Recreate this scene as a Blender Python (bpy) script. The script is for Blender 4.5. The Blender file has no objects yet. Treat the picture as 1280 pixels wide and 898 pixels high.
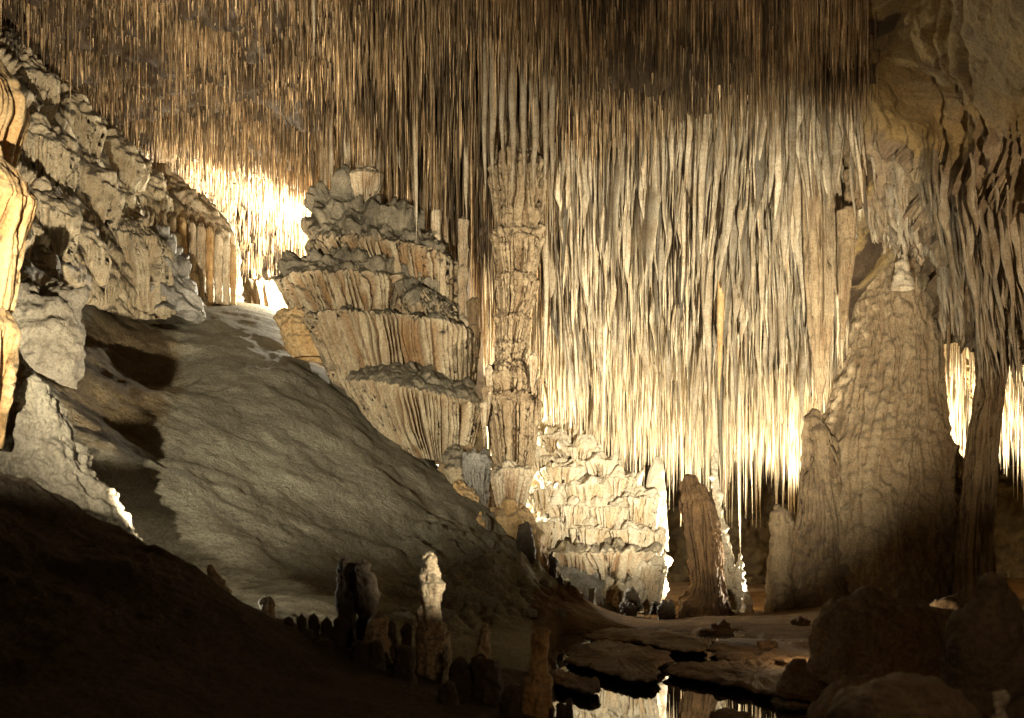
import bpy, math, random, time
import numpy as np
random.seed(7)
RNG = np.random.default_rng(7)
T0 = time.time()
S = bpy.context.scene
COL = S.collection

# ------------------------------------------------------------------ camera
F, H, CZ = 1200.0, 690.0, 1.35          # focal length and eye level in photo pixels, eye height in metres
cam = bpy.data.cameras.new("camera")
cam.sensor_width = 36.0
cam.lens = 36.0 * F / 1280.0
cam.shift_y = (H - 449.0) / 1280.0
cam.clip_start = 0.1
cam.clip_end = 300.0
cam.dof.use_dof = True
cam.dof.focus_distance = 24.0
cam.dof.aperture_fstop = 1.6
camo = bpy.data.objects.new("camera", cam)
camo.location = (0, 0, CZ)
camo.rotation_euler = (math.radians(90), 0, 0)
COL.objects.link(camo)
S.camera = camo

def P(px, py, Y):
    return np.array([(px - 640.0) / F * Y, Y, CZ + (H - py) / F * Y])

# ------------------------------------------------------------------ world, lamps, exposure
w = bpy.data.worlds.new("World")
S.world = w
w.use_nodes = True
w.node_tree.nodes["Background"].inputs[0].default_value = (0.9, 0.62, 0.35, 1)
w.node_tree.nodes["Background"].inputs[1].default_value = 0.008

def lamp(name, loc, power, radius=0.12, color=(1, .84, .62), target=None, cone=None, blend=.3):
    l = bpy.data.lights.new(name, 'SPOT' if cone else 'POINT')
    l.energy = power
    l.color = color
    l.shadow_soft_size = radius
    o = bpy.data.objects.new(name, l)
    o.location = loc
    if cone:
        l.spot_size = math.radians(cone)
        l.spot_blend = blend
        from mathutils import Vector
        d = Vector(target) - Vector(loc)
        o.rotation_euler = d.to_track_quat('-Z', 'Y').to_euler()
    COL.objects.link(o)
    return o

WARM, WHITE = (1, .83, .56), (1, .92, .72)
bank = P(235, 735, 11.0)
lamp("floodlight_by_bank", bank, 9500, .08, (1, .87, .66), bank + np.array([-.33, .66, .67]), 44, .2)
lamp("small_lamp_by_bank", P(262, 752, 10.6), 60, .05, WHITE)
lamp("floodlight_left", (-4.34, 3.0, 2.7), 18500, .07, (1, .89, .68), (-3.7, 24.0, 7.6), 46, .85)
lamp("floodlight_in_gully", (-7.7, 13.4, 3.4), 40, .12, (1, .84, .58))
lamp("floodlight_in_slot", P(404, 340, 32), 27000, .25, WHITE, (-10.2, 33.5, 14.2), 118, .5)
lamp("small_lamp_in_slot", P(396, 366, 31.0), 4500, .1, WHITE)
lamp("floodlight_behind_mound", P(560, 560, 27.6), 3500, .15, WHITE)
lamp("floodlight_behind_column", P(1120, 690, 28.2), 17000, .2, WHITE, P(1150, 330, 28.6), 128, .4)
lamp("floodlight_on_cascade", P(884, 730, 27.2), 1500, .15, WHITE, P(740, 640, 26.2), 115, .6)
lamp("spot_on_cascade", P(1092, 756, 11.7), 8000, .1, WHITE, P(755, 630, 27), 17, .7)
lamp("small_lamp_by_pillar", P(978, 742, 26.4), 2200, .1, WHITE, P(880, 690, 26.0), 80, .6)
lamp("floodlight_behind_stump", P(868, 742, 26.7), 6000, .2, WHITE, P(850, 400, 27.5), 100, .5)
lamp("floodlight_by_buttress", P(1006, 740, 26.6), 8000, .2, WHITE, P(930, 400, 27.5), 100, .5)
lamp("floodlight_behind_boulder", P(1085, 752, 11.6), 21000, .12, WHITE, P(850, 420, 25), 62, 1.0)
lamp("floodlight_behind_slope", P(655, 738, 23.6), 1500, .15, WHITE, P(850, 480, 27), 100, .8)
lamp("floodlight_beside_terrace", (7.5, 8.0, .8), 6500, .15, (1, .78, .52), P(1130, 330, 25), 44, .9)
lamp("small_lamp_by_boulder", P(1045, 800, 11.8), 60, .1, (1, .75, .45))
lamp("spot_on_stalagmites", (2.6, 6.4, 1.9), 2400, .06, (1, .87, .64), (-.5, 9.4, 1.42), 19, 1.0)
lamp("uplight_near_path", (1.5, 7.0, 1.0), 2600, .1, (1, .84, .6), P(600, 20, 17.5), 74, .9)
lamp("added_fill_near_camera", (2.6, 3.6, 2.6), 90, .2, (1, .62, .32))  # added fill light, lifts the dark right boulders and bank; not a cave lamp

S.view_settings.view_transform = 'Standard'
S.view_settings.look = 'None'
S.view_settings.gamma = 1
S.view_settings.exposure = 0
S.render.engine = 'CYCLES'
cy = S.cycles
cy.max_bounces = 5
cy.diffuse_bounces = 4
cy.glossy_bounces = 3
cy.use_denoising = True
try:
    cy.denoiser = 'OPENIMAGEDENOISE'
except Exception:
    pass
cy.sample_clamp_indirect = 4
cy.caustics_reflective = False
cy.caustics_refractive = False

# ------------------------------------------------------------------ numpy noise
def _h(ix, iy, iz, seed):
    h = (ix.astype(np.uint32) * np.uint32(374761393) + iy.astype(np.uint32) * np.uint32(668265263)
         + iz.astype(np.uint32) * np.uint32(2147483647) + np.uint32(seed * 974711 % 4294967295))
    h = (h ^ (h >> np.uint32(13))) * np.uint32(1274126177)
    h = (h ^ (h >> np.uint32(15))) * np.uint32(2246822519)
    return h ^ (h >> np.uint32(16))

def pnoise(p, seed=0):
    i = np.floor(p).astype(np.int64)
    f = (p - i).astype(np.float32)
    u = f * f * f * (f * (f * 6 - 15) + 10)
    out = np.zeros(p.shape[:-1], np.float32)
    for dx in (0, 1):
        wx = u[..., 0] if dx else 1 - u[..., 0]
        for dy in (0, 1):
            wy = u[..., 1] if dy else 1 - u[..., 1]
            for dz in (0, 1):
                wz = u[..., 2] if dz else 1 - u[..., 2]
                h = _h(i[..., 0] + dx, i[..., 1] + dy, i[..., 2] + dz, seed)
                gx = (h & np.uint32(1023)).astype(np.float32) / 511.5 - 1
                gy = ((h >> np.uint32(10)) & np.uint32(1023)).astype(np.float32) / 511.5 - 1
                gz = ((h >> np.uint32(20)) & np.uint32(1023)).astype(np.float32) / 511.5 - 1
                out += wx * wy * wz * (gx * (f[..., 0] - dx) + gy * (f[..., 1] - dy) + gz * (f[..., 2] - dz))
    return out

def fbm(p, scale=1.0, octv=5, seed=0, gain=.5, ridge=False):
    a, s, out = 1.0, scale, 0
    for k in range(octv):
        n = pnoise(p * s, seed + k * 17)
        out = out + a * ((.4 - np.abs(n) * 2) if ridge else n)
        a *= gain
        s *= 2.03
    return out

def worley(p, seed=0):
    i = np.floor(p).astype(np.int64)
    f = (p - i).astype(np.float32)
    best = np.full(p.shape[:-1], 9.0, np.float32)
    for dx in (-1, 0, 1):
        for dy in (-1, 0, 1):
            for dz in (-1, 0, 1):
                h = _h(i[..., 0] + dx, i[..., 1] + dy, i[..., 2] + dz, seed)
                qx = dx + (h & np.uint32(1023)).astype(np.float32) / 1023 - f[..., 0]
                qy = dy + ((h >> np.uint32(10)) & np.uint32(1023)).astype(np.float32) / 1023 - f[..., 1]
                qz = dz + ((h >> np.uint32(20)) & np.uint32(1023)).astype(np.float32) / 1023 - f[..., 2]
                best = np.minimum(best, qx * qx + qy * qy + qz * qz)
    return np.sqrt(best)

def billow(p, scale=1.0, octv=3, seed=0, gain=.45):
    """rounded lumps with sharp creases between them, about 0..1"""
    a, s, out, tot = 1.0, scale, 0, 0
    for k in range(octv):
        q = pnoise(p * s + k * 5.3, seed + k * 13)
        out = out + a * (np.sqrt(q * q + .004) - .05) * 2.6
        tot += a
        a *= gain
        s *= 2.1
    return out / tot

class TPS:
    """smooth height field through scattered points"""
    def __init__(self, pts, lam=1e-3):
        a = np.array(pts, float)
        self.xy = a[:, :2]
        n = len(a)
        K = self._k(self.xy)
        A = np.zeros((n + 3, n + 3))
        A[:n, :n] = K + lam * np.eye(n)
        A[:n, n] = 1
        A[:n, n + 1:] = self.xy
        A[n:, :n] = A[:n, n:].T
        self.w = np.linalg.solve(A, np.concatenate([a[:, 2], [0, 0, 0]]))
        self.n = n
    def _k(self, q):
        r2 = ((q[:, None, :] - self.xy[None]) ** 2).sum(-1)
        return .5 * r2 * np.log(r2 + 1e-9)
    def __call__(self, x, y):
        sh = np.shape(x)
        q = np.stack([np.ravel(x), np.ravel(y)], -1).astype(float)
        out = np.empty(len(q))
        for k in range(0, len(q), 60000):
            c = q[k:k + 60000]
            out[k:k + 60000] = self._k(c) @ self.w[:self.n] + self.w[self.n] + c @ self.w[self.n + 1:]
        return out.reshape(sh)

def sstep(a, b, x):
    t = np.clip((x - a) / (b - a), 0, 1)
    return t * t * (3 - 2 * t)

# ------------------------------------------------------------------ mesh and object helpers
def mesh_np(name, V, Q, mat=None, attrs=None, smooth=True):
    me = bpy.data.meshes.new(name)
    V = np.ascontiguousarray(V, np.float32).reshape(-1, 3)
    Q = np.ascontiguousarray(Q, np.int32)
    k = Q.shape[1]
    me.vertices.add(len(V))
    me.vertices.foreach_set("co", V.ravel())
    me.loops.add(Q.size)
    me.loops.foreach_set("vertex_index", Q.ravel())
    me.polygons.add(len(Q))
    me.polygons.foreach_set("loop_start", np.arange(0, Q.size, k, dtype=np.int32))
    me.polygons.foreach_set("use_smooth", np.full(len(Q), smooth))
    for an, av in (attrs or {}).items():
        a = me.attributes.new(an, 'FLOAT', 'POINT')
        a.data.foreach_set("value", np.ascontiguousarray(av, np.float32).ravel())
    me.update(calc_edges=True)
    if mat:
        me.materials.append(mat)
    return me

def grid_quads(nu, nv, wrap=False, flip=False):
    """vertices laid out [u, v]; wrap joins the last u to the first"""
    un = nu if wrap else nu - 1
    a, b = np.meshgrid(np.arange(un), np.arange(nv - 1), indexing='ij')
    a2 = (a + 1) % nu
    q = np.stack([a * nv + b, a2 * nv + b, a2 * nv + b + 1, a * nv + b + 1], -1).reshape(-1, 4)
    return q[:, ::-1] if flip else q

def tag(o, label=None, cat=None, group=None, kind=None):
    if label: o['label'] = label
    if cat: o['category'] = cat
    if group: o['group'] = group
    if kind: o['kind'] = kind
    return o

def thing(name, label, cat, loc, group=None):
    o = bpy.data.objects.new(name, None)
    o.empty_display_size = .2
    COL.objects.link(o)
    o.location = [float(c) for c in loc]
    return tag(o, label, cat, group)

def link(name, me, parent=None, loc=None, **kw):
    o = bpy.data.objects.new(name, me)
    COL.objects.link(o)
    if parent is not None:
        o.parent = parent
    if loc is not None:
        o.location = loc
    return tag(o, **kw)

def put(name, V, Q, mat, parent=None, attrs=None, label=None, cat=None, group=None, kind=None, base=None):
    """world-space vertices -> object; the origin goes to `base` (or the parent's origin)"""
    V = np.asarray(V, float).reshape(-1, 3)
    if parent is not None:
        off = np.array(parent['origin'] if 'origin' in parent else parent.location)
        o = link(name, mesh_np(name, V - off, Q, mat, attrs), parent, label=label, kind=kind)
        o['origin'] = [float(c) for c in off]
        return o
    if base is None:
        lo, hi = V.min(0), V.max(0)
        base = ((lo[0] + hi[0]) / 2, (lo[1] + hi[1]) / 2, lo[2])
    base = np.array(base, float)
    o = link(name, mesh_np(name, V - base, Q, mat, attrs), None, [float(c) for c in base],
             label=label, cat=cat, group=group, kind=kind)
    o['origin'] = [float(c) for c in base]
    return o

def normals(G, wrap):
    du = (np.roll(G, -1, 0) - np.roll(G, 1, 0)) if wrap else np.gradient(G, axis=0)
    dv = np.gradient(G, axis=1)
    n = np.cross(du, dv)
    return n / (np.linalg.norm(n, axis=-1, keepdims=True) + 1e-9)

# ------------------------------------------------------------------ materials
def material(name, light, mid, stain, dirt=None, dirt_amt=0.0, bump=.5, scale=1.0, rough=.6, streak=.35,
             stain_amt=.3, fine=30.0, spec=.35, grain=0.0, spots=None, alts=()):
    m = bpy.data.materials.new(name)
    m.use_nodes = True
    nt = m.node_tree
    N, L = nt.nodes, nt.links
    b = N["Principled BSDF"]
    def new(t, **k):
        n = N.new(t)
        for a, v in k.items():
            setattr(n, a, v)
        return n
    geo = new('ShaderNodeNewGeometry')
    pos = geo.outputs['Position']
    def noise(sc, det=5, rg=.6, vec=None, dist=0):
        n = new('ShaderNodeTexNoise')
        n.inputs['Scale'].default_value = sc
        n.inputs['Detail'].default_value = det
        n.inputs['Roughness'].default_value = rg
        n.inputs['Distortion'].default_value = dist
        L.new(vec or pos, n.inputs['Vector'])
        return n.outputs['Fac']
    def ramp(x, a, c, lo=0., hi=1.):
        n = new('ShaderNodeMapRange')
        n.interpolation_type = 'SMOOTHSTEP'
        n.inputs['From Min'].default_value = a
        n.inputs['From Max'].default_value = c
        n.inputs['To Min'].default_value = lo
        n.inputs['To Max'].default_value = hi
        L.new(x, n.inputs['Value'])
        return n.outputs['Result']
    def mix(fac, c1, c2, mode='MIX'):
        n = new('ShaderNodeMix', data_type='RGBA', blend_type=mode)
        for idx, v in ((0, fac), (6, c1), (7, c2)):
            if hasattr(v, 'links'):
                L.new(v, n.inputs[idx])
            elif idx == 0:
                n.inputs[0].default_value = v
            else:
                n.inputs[idx].default_value = (*v, 1)
        return n.outputs[2]
    def mth(op, a, c):
        n = new('ShaderNodeMath', operation=op)
        for k, v in ((0, a), (1, c)):
            if hasattr(v, 'links'): L.new(v, n.inputs[k])
            else: n.inputs[k].default_value = v
        return n.outputs[0]
    mp = new('ShaderNodeMapping')
    L.new(pos, mp.inputs['Vector'])
    mp.inputs['Scale'].default_value = (1, 1, .12)
    st = mp.outputs['Vector']
    c = mix(ramp(noise(1.3 * scale, 6), .35, .65), mid, light)
    c = mix(mth('MULTIPLY', ramp(noise(7 * scale, 5, .65, st), .48, .68), streak), c, stain)
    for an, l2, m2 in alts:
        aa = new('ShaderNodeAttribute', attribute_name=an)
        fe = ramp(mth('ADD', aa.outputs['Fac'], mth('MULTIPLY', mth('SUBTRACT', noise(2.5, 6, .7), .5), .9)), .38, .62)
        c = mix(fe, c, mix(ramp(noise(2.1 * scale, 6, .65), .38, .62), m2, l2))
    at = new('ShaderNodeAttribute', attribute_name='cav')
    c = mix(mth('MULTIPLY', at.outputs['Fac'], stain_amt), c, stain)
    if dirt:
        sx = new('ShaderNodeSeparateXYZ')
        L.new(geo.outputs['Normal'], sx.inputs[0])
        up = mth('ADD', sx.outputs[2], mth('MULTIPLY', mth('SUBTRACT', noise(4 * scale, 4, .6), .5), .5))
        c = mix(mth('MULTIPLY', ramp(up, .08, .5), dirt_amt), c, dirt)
    if spots:
        c = mix(ramp(noise(2.2 * scale, 4, .6), .56, .66), c, spots)
    pit = ramp(noise(22, 6, .75), .34, .6, .62, 1.12)
    vs = new('ShaderNodeVectorMath', operation='SCALE')
    L.new(c, vs.inputs[0]); L.new(pit, vs.inputs['Scale'])
    c = vs.outputs[0]
    if grain:
        g = noise(90, 3, .8)
        c = mix(ramp(g, .35, .7, 0, grain), c, (.06, .05, .035))
    tn = new('ShaderNodeAttribute', attribute_name='tone')
    val = mth('ADD', tn.outputs['Fac'], 1.0)
    cm = new('ShaderNodeVectorMath', operation='SCALE')
    L.new(c, cm.inputs[0])
    L.new(val, cm.inputs['Scale'])
    L.new(cm.outputs[0], b.inputs['Base Color'])
    b.inputs['Roughness'].default_value = rough
    b.inputs['Specular IOR Level'].default_value = spec
    if bump:
        h1 = noise(fine, 8, .7)
        h2 = noise(fine * .22, 4, .6)
        hh = mth('ADD', h1, mth('MULTIPLY', h2, 1.6))
        bn = new('ShaderNodeBump')
        bn.inputs['Strength'].default_value = bump
        bn.inputs['Distance'].default_value = .06
        L.new(hh, bn.inputs['Height'])
        L.new(bn.outputs[0], b.inputs['Normal'])
    return m

M = {}
M['ground'] = material('slope_rock', (.31, .285, .205), (.21, .19, .135), (.14, .12, .08), bump=1, scale=.6, rough=.9, streak=.15, fine=14, spec=.08, grain=.35,
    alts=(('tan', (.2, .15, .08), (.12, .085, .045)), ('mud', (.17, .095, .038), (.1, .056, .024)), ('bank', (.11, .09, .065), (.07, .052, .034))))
M['wall'] = material('left_wall_calcite', (.56, .47, .31), (.43, .35, .22), (.36, .22, .09), (.13, .115, .085), .85, bump=.7, rough=.65, streak=.3)
M['ledge'] = material('ledge_rock', (.27, .24, .17), (.19, .165, .12), (.15, .11, .06), bump=.8, rough=.75, streak=.3)
M['cream'] = material('cream_calcite', (.62, .52, .36), (.52, .42, .27), (.36, .18, .07), (.17, .145, .1), .8, bump=.6, streak=.35, stain_amt=.75)
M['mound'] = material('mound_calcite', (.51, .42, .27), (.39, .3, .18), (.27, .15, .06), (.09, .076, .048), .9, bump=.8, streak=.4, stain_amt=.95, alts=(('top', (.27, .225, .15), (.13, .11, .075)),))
M['warm'] = material('warm_calcite', (.56, .4, .2), (.46, .29, .12), (.42, .19, .045), (.2, .16, .1), .6, bump=.5, streak=.5, stain_amt=.6)
M['brown'] = material('brown_calcite', (.33, .235, .13), (.24, .165, .085), (.13, .07, .03), (.13, .1, .07), .5, bump=.8, streak=.5, stain_amt=.7)
M['tan'] = material('tan_calcite', (.38, .285, .165), (.28, .2, .11), (.2, .115, .05), (.16, .13, .09), .4, bump=.8, streak=.5, stain_amt=.6)
M['tanbrown'] = material('tan_brown_calcite', (.4, .3, .175), (.3, .21, .115), (.14, .075, .03), (.13, .1, .07), .4, bump=.6, streak=.4, stain_amt=.7)
M['pale'] = material('pale_calcite', (.6, .52, .38), (.5, .41, .27), (.48, .3, .13), (.46, .4, .3), .5, bump=.5, streak=.25, stain_amt=.5)
M['grey'] = material('grey_calcite', (.34, .32, .27), (.24, .22, .18), (.2, .16, .1), (.12, .11, .09), .5, bump=.7, streak=.2)
M['ochre'] = material('ochre_rock', (.12, .083, .032), (.07, .045, .018), (.045, .028, .012), bump=1, scale=1.5, streak=.3, fine=7, rough=.8)
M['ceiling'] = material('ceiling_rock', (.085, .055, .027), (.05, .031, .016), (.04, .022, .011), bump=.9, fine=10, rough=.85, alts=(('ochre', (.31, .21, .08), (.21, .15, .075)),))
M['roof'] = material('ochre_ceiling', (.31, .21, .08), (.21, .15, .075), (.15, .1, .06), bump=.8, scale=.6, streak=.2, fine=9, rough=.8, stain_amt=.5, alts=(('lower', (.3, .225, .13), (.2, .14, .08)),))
M['straw'] = material('straw_calcite', (.42, .31, .18), (.24, .15, .07), (.19, .085, .03), bump=0, scale=3, streak=.4, spec=.5, rough=.45)
M['fringe'] = material('stalactite_calcite', (.7, .58, .38), (.55, .43, .27), (.42, .25, .11), bump=.25, scale=2, streak=.45, spec=.5, rough=.45)
M['drape'] = material('drapery_calcite', (.47, .39, .27), (.32, .245, .15), (.21, .115, .045), bump=.5, scale=1.5, streak=.5, spec=.4, rough=.55)
M['drape_brown'] = material('brown_drapery_rock', (.3, .225, .13), (.22, .155, .085), (.13, .075, .035), bump=.7, scale=1.2, streak=.5, spec=.35, rough=.6, stain_amt=.5)
M['mud'] = material('red_brown_mud', (.2, .112, .045), (.12, .066, .027), (.07, .038, .018), bump=.9, fine=25, rough=.75, streak=.15)
M['boulder'] = material('brown_boulder', (.3, .2, .1), (.2, .13, .065), (.13, .075, .035), (.12, .1, .07), .4, bump=1, fine=12, rough=.7, streak=.4)
M['dark'] = material('dark_wet_rock', (.11, .085, .055), (.065, .048, .03), (.045, .03, .018), bump=.8, fine=18, rough=.6)

def water_material():
    m = bpy.data.materials.new('still_water')
    m.use_nodes = True
    N, L = m.node_tree.nodes, m.node_tree.links
    b = N["Principled BSDF"]
    b.inputs['Base Color'].default_value = (.012, .014, .011, 1)
    b.inputs['Roughness'].default_value = .02
    b.inputs['IOR'].default_value = 1.6
    n = N.new('ShaderNodeTexNoise')
    n.inputs['Scale'].default_value = 2.2
    bn = N.new('ShaderNodeBump')
    bn.inputs['Strength'].default_value = .04
    bn.inputs['Distance'].default_value = .05
    L.new(n.outputs['Fac'], bn.inputs['Height'])
    L.new(bn.outputs[0], b.inputs['Normal'])
    return m
M['water'] = water_material()

# ------------------------------------------------------------------ ground
def g3(px, py, Y): return list(P(px, py, Y))
GC = [g3(300, 378, 29.5), g3(345, 402, 27), g3(430, 487, 24), g3(520, 574, 22.5), g3(600, 637, 22), g3(660, 690, 21.5),
      g3(715, 748, 20.5), g3(250, 383, 27), g3(180, 396, 24), g3(120, 400, 21.5), g3(300, 450, 22.5), g3(300, 520, 19.5), g3(300, 600, 17),
      g3(230, 600, 15.5), g3(200, 500, 19), g3(420, 600, 18.5), g3(420, 680, 16), g3(520, 700, 17), g3(600, 730, 16.5), g3(400, 740, 13.5),
      g3(330, 755, 11.5), g3(480, 765, 13), g3(600, 790, 13), g3(680, 800, 14), g3(150, 450, 21.5), g3(150, 540, 17), g3(120, 620, 14),
      g3(60, 560, 14), g3(0, 470, 15), g3(0, 400, 17), g3(-200, 400, 15), g3(-200, 520, 10),
      # foreground bank, its crest is the dark outline
      g3(0, 585, 9), g3(80, 625, 9.3), g3(150, 662, 9.5), g3(230, 702, 9.4), g3(290, 745, 9.5), g3(370, 785, 9.8), g3(450, 800, 10),
      g3(-150, 560, 8.5), g3(0, 700, 7), g3(0, 800, 6), g3(0, 900, 5.2), g3(200, 800, 7), g3(200, 900, 5.8), g3(400, 860, 7.5), g3(400, 940, 6),
      g3(560, 880, 8), g3(560, 960, 5.5), g3(180, 720, 11.3), g3(260, 765, 11), g3(90, 680, 11.2), g3(630, 870, 9.5),
      # behind the crest of the slope, towards the slot
      [-10, 33, 9.8], [-8, 36, 10.5], [-12, 40, 11], [-4, 31, 7], [-14, 32, 10], [-1, 27, 2.5], [0, 30, 1.5],
      # flat terrace
      [1.6, 19, .05], [2, 23, 0], [3, 16, 0], [5, 12, 0], [4, 20, 0], [8, 24, 0], [12, 28, 0], [6, 30, -.1], [2, 30, 0], [2, 36, .2], [12, 36, 0],
      [6, 36, .2], [18, 30, .2], [14, 20, .3], [10, 14, .3], [3, 10, -.05], [3, 7, -.05], [6, 8, .1], [10, 8, .5], [1.6, 13, -.02], [1.2, 10, .0],
      [18, 16, 1], [2, 5, 0], [0, 42, 1], [14, 44, 1], [-10, 46, 11.5]]
gtps = TPS(GC, 1e-2)
POOL = [(676, 898, 910), (690, 868, 950), (690, 812, 870), (700, 795, 742)]

def gz(x, y):
    return gtps(x, y)

def build_ground():
    px = np.concatenate([np.linspace(-900, -60, 50)[:-1], np.linspace(-60, 1340, 520), np.linspace(1340, 2300, 50)[1:]])
    Y = np.geomspace(4.2, 46, 470)
    A, B = np.meshgrid(px, Y, indexing='ij')
    X = (A - 640) / F * B
    Z = gz(X, B)
    # cap the wall side so the sheet stays under the cave wall
    Z = np.clip(Z, -1.2, 13)
    G = np.stack([X, B, Z], -1)
    hill = sstep(.25, 1.2, Z)
    n = fbm(G * [1, 1, .8], .45, 3, 3) * .3 * hill
    n += fbm(G, 1.8, 5, 9) * .07 * (.25 + hill)
    wl = worley(G * 1.15 + fbm(G, .8, 2, 5)[..., None] * .8, 4)
    n += (billow(G, .7, 3, 15) - .5) * .07 * hill
    wl2 = worley(G * [4, 4, 4], 8)
    n += (billow(G, 4.5, 4, 16) - .5) * .02 * (.7 + hill) + fbm(G, 7, 3, 18) * .012
    # layered ledges on the shaded upper-left of the slope
    rub = sstep(430, 560, A) * sstep(2.6, 1.6, Z) * sstep(.1, .5, Z) * sstep(11, 13, B)
    n += rub * ((billow(G, 1.3, 4, 19, .5) - .4) * .42 + fbm(G, 3.5, 4, 20) * .12)
    n *= 1 - .75 * sstep(23, 26, B)
    led = np.exp(-(((A - 150) / 90) ** 2 + ((CZ - Z) / B * F + H - 470) ** 2 / 110 ** 2)) * hill
    n += led * .1 * (np.abs(((Z * 1.1 + fbm(G, .5, 2, 31) * .8) % 1) - .5) * 2 - .5)
    # the foreground bank is lumpy too
    G[..., 2] += n
    # pool basin: carved where the water lies
    pm = sstep(0.15, -0.25, np.abs(X - 1.75 - (B - 8) * .03) - 1.35 + .25 * pnoise(G * 1.3, 2)) * sstep(7.0, 7.4, B) * sstep(18.5, 16.5, B)
    pm = np.maximum(pm, sstep(.1, -.2, np.abs(X - 3.4) - .8 + .2 * pnoise(G * 1.7, 6)) * sstep(12.5, 13, B) * sstep(17.5, 16.5, B))
    G[..., 2] = G[..., 2] * (1 - pm) + (-.6) * pm
    cen = G
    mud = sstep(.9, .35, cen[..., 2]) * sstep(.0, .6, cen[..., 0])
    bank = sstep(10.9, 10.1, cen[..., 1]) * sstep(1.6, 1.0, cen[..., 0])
    tan = led
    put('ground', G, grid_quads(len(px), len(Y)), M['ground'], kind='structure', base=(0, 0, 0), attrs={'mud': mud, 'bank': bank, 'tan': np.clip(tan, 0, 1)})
build_ground()

def ground_z(px, Y):
    return float(gz(np.array([(px - 640) / F * Y]), np.array([Y]))[0])

wv = np.array([[-.3, 6.6, -.13], [6, 6.6, -.13], [6, 19.5, -.13], [-.3, 19.5, -.13]])
put('water', wv, np.array([[0, 1, 2, 3]]), M['water'], kind='structure', base=(2, 12, -.13))
print('ground', time.time() - T0)

# ------------------------------------------------------------------ ceiling
def c3(px, py, Y): return list(P(px, py, Y))
def cz(px, Y, z): return [(px - 640) / F * Y, Y, z]
CC = [cz(-200, 14, 12.6), cz(200, 14, 12.8), cz(640, 14, 12.7), cz(900, 14, 12.4), cz(-100, 19, 12.9), cz(200, 20, 12.9), cz(640, 19, 12.6), cz(880, 18, 12.3),
      cz(100, 24, 13), cz(300, 26, 13.2), cz(450, 24, 12.7), cz(620, 23, 12.2), cz(300, 32, 13.8), cz(200, 34, 13.8), cz(400, 36, 13.6), cz(340, 42, 12.4),
      cz(450, 29, 12), cz(520, 28, 11), cz(560, 33, 9), cz(200, 44, 12.5),
      c3(700, 185, 22.3), c3(770, 175, 21.8), c3(850, 160, 21.4), c3(940, 130, 21), c3(1010, 95, 20.6),
      c3(690, 300, 24), c3(780, 300, 24), c3(850, 290, 23.8), c3(940, 290, 23.6), c3(1010, 280, 23.4),
      c3(620, 400, 27.5), c3(700, 420, 26.6), c3(850, 440, 27), c3(1000, 440, 27), c3(620, 480, 30), c3(740, 500, 30), c3(850, 530, 30), c3(1000, 530, 30),
      cz(640, 34, 5), cz(850, 34, 4.8), cz(1000, 34, 4.8), cz(850, 42, 3.5), cz(1100, 42, 4),
      c3(1060, 105, 19.5), c3(1130, -20, 16.5), cz(1200, 15, 11.5), cz(1280, 14, 11.5), cz(1400, 13, 11.5), c3(1120, 110, 21), cz(1180, 20, 12), cz(1250, 19, 12),
      c3(1100, 290, 24), cz(1200, 23.5, 11), cz(1280, 21.5, 10.5), cz(1400, 18, 11), c3(1200, 420, 27.5), c3(1280, 420, 27), c3(1250, 520, 30.5), c3(1400, 480, 28),
      cz(1250, 35, 5), cz(1000, 10, 11.5), cz(1400, 9, 7.5), cz(640, 8, 12.5), cz(-200, 8, 12.5)]
ctps = TPS(CC, 1e-2)

def ceil_z(x, y):
    return np.clip(ctps(x, y), 2.5, 14.5)

def build_ceiling():
    px = np.linspace(-700, 2000, 420)
    Y = np.linspace(6, 44, 330)
    A, B = np.meshgrid(px, Y, indexing='ij')
    X = (A - 640) / F * B
    Z = ceil_z(X, B)
    G = np.stack([X, B, Z], -1)
    rough = sstep(1120, 1000, A + (B - 20) * 4)
    G[..., 2] += fbm(G, .6, 4, 21) * .5 + fbm(G, 2.5, 4, 22) * .12 * (.35 + rough)
    G[..., 2] -= (.5 - worley(G * 1.2, 23)) * .35 * rough
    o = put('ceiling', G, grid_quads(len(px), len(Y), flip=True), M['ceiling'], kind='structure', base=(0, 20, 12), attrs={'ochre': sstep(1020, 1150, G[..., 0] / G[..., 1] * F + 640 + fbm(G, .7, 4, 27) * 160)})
build_ceiling()

# ------------------------------------------------------------------ walls by lofting rails
def loft(rails, nu, nv):
    R = np.array([[P(*p) for p in r] for r in rails])            # rails x stations x 3
    def resample(A, n):                                          # Catmull-Rom along axis 0
        m = A.shape[0]
        t = np.linspace(0, m - 1, n)
        i = np.clip(t.astype(int), 0, m - 2)
        f = (t - i).reshape((-1,) + (1,) * (A.ndim - 1))
        p0, p1, p2, p3 = A[np.clip(i - 1, 0, m - 1)], A[i], A[i + 1], A[np.clip(i + 2, 0, m - 1)]
        return .5 * (2 * p1 + (p2 - p0) * f + (2 * p0 - 5 * p1 + 4 * p2 - p3) * f ** 2 + (3 * p1 - p0 - 3 * p2 + p3) * f ** 3)
    A = resample(R, nv)                                          # nv x stations x 3
    A = resample(np.swapaxes(A, 0, 1), nu)                       # nu x nv x 3
    return A

def flutes(phase, key=0):
    """rounded ribs with sharp gullies between; returns 0 in a gully, 1 on a rib"""
    fr = phase - np.floor(phase)
    return sstep(-.08, .78, np.sin(np.pi * fr))

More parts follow.
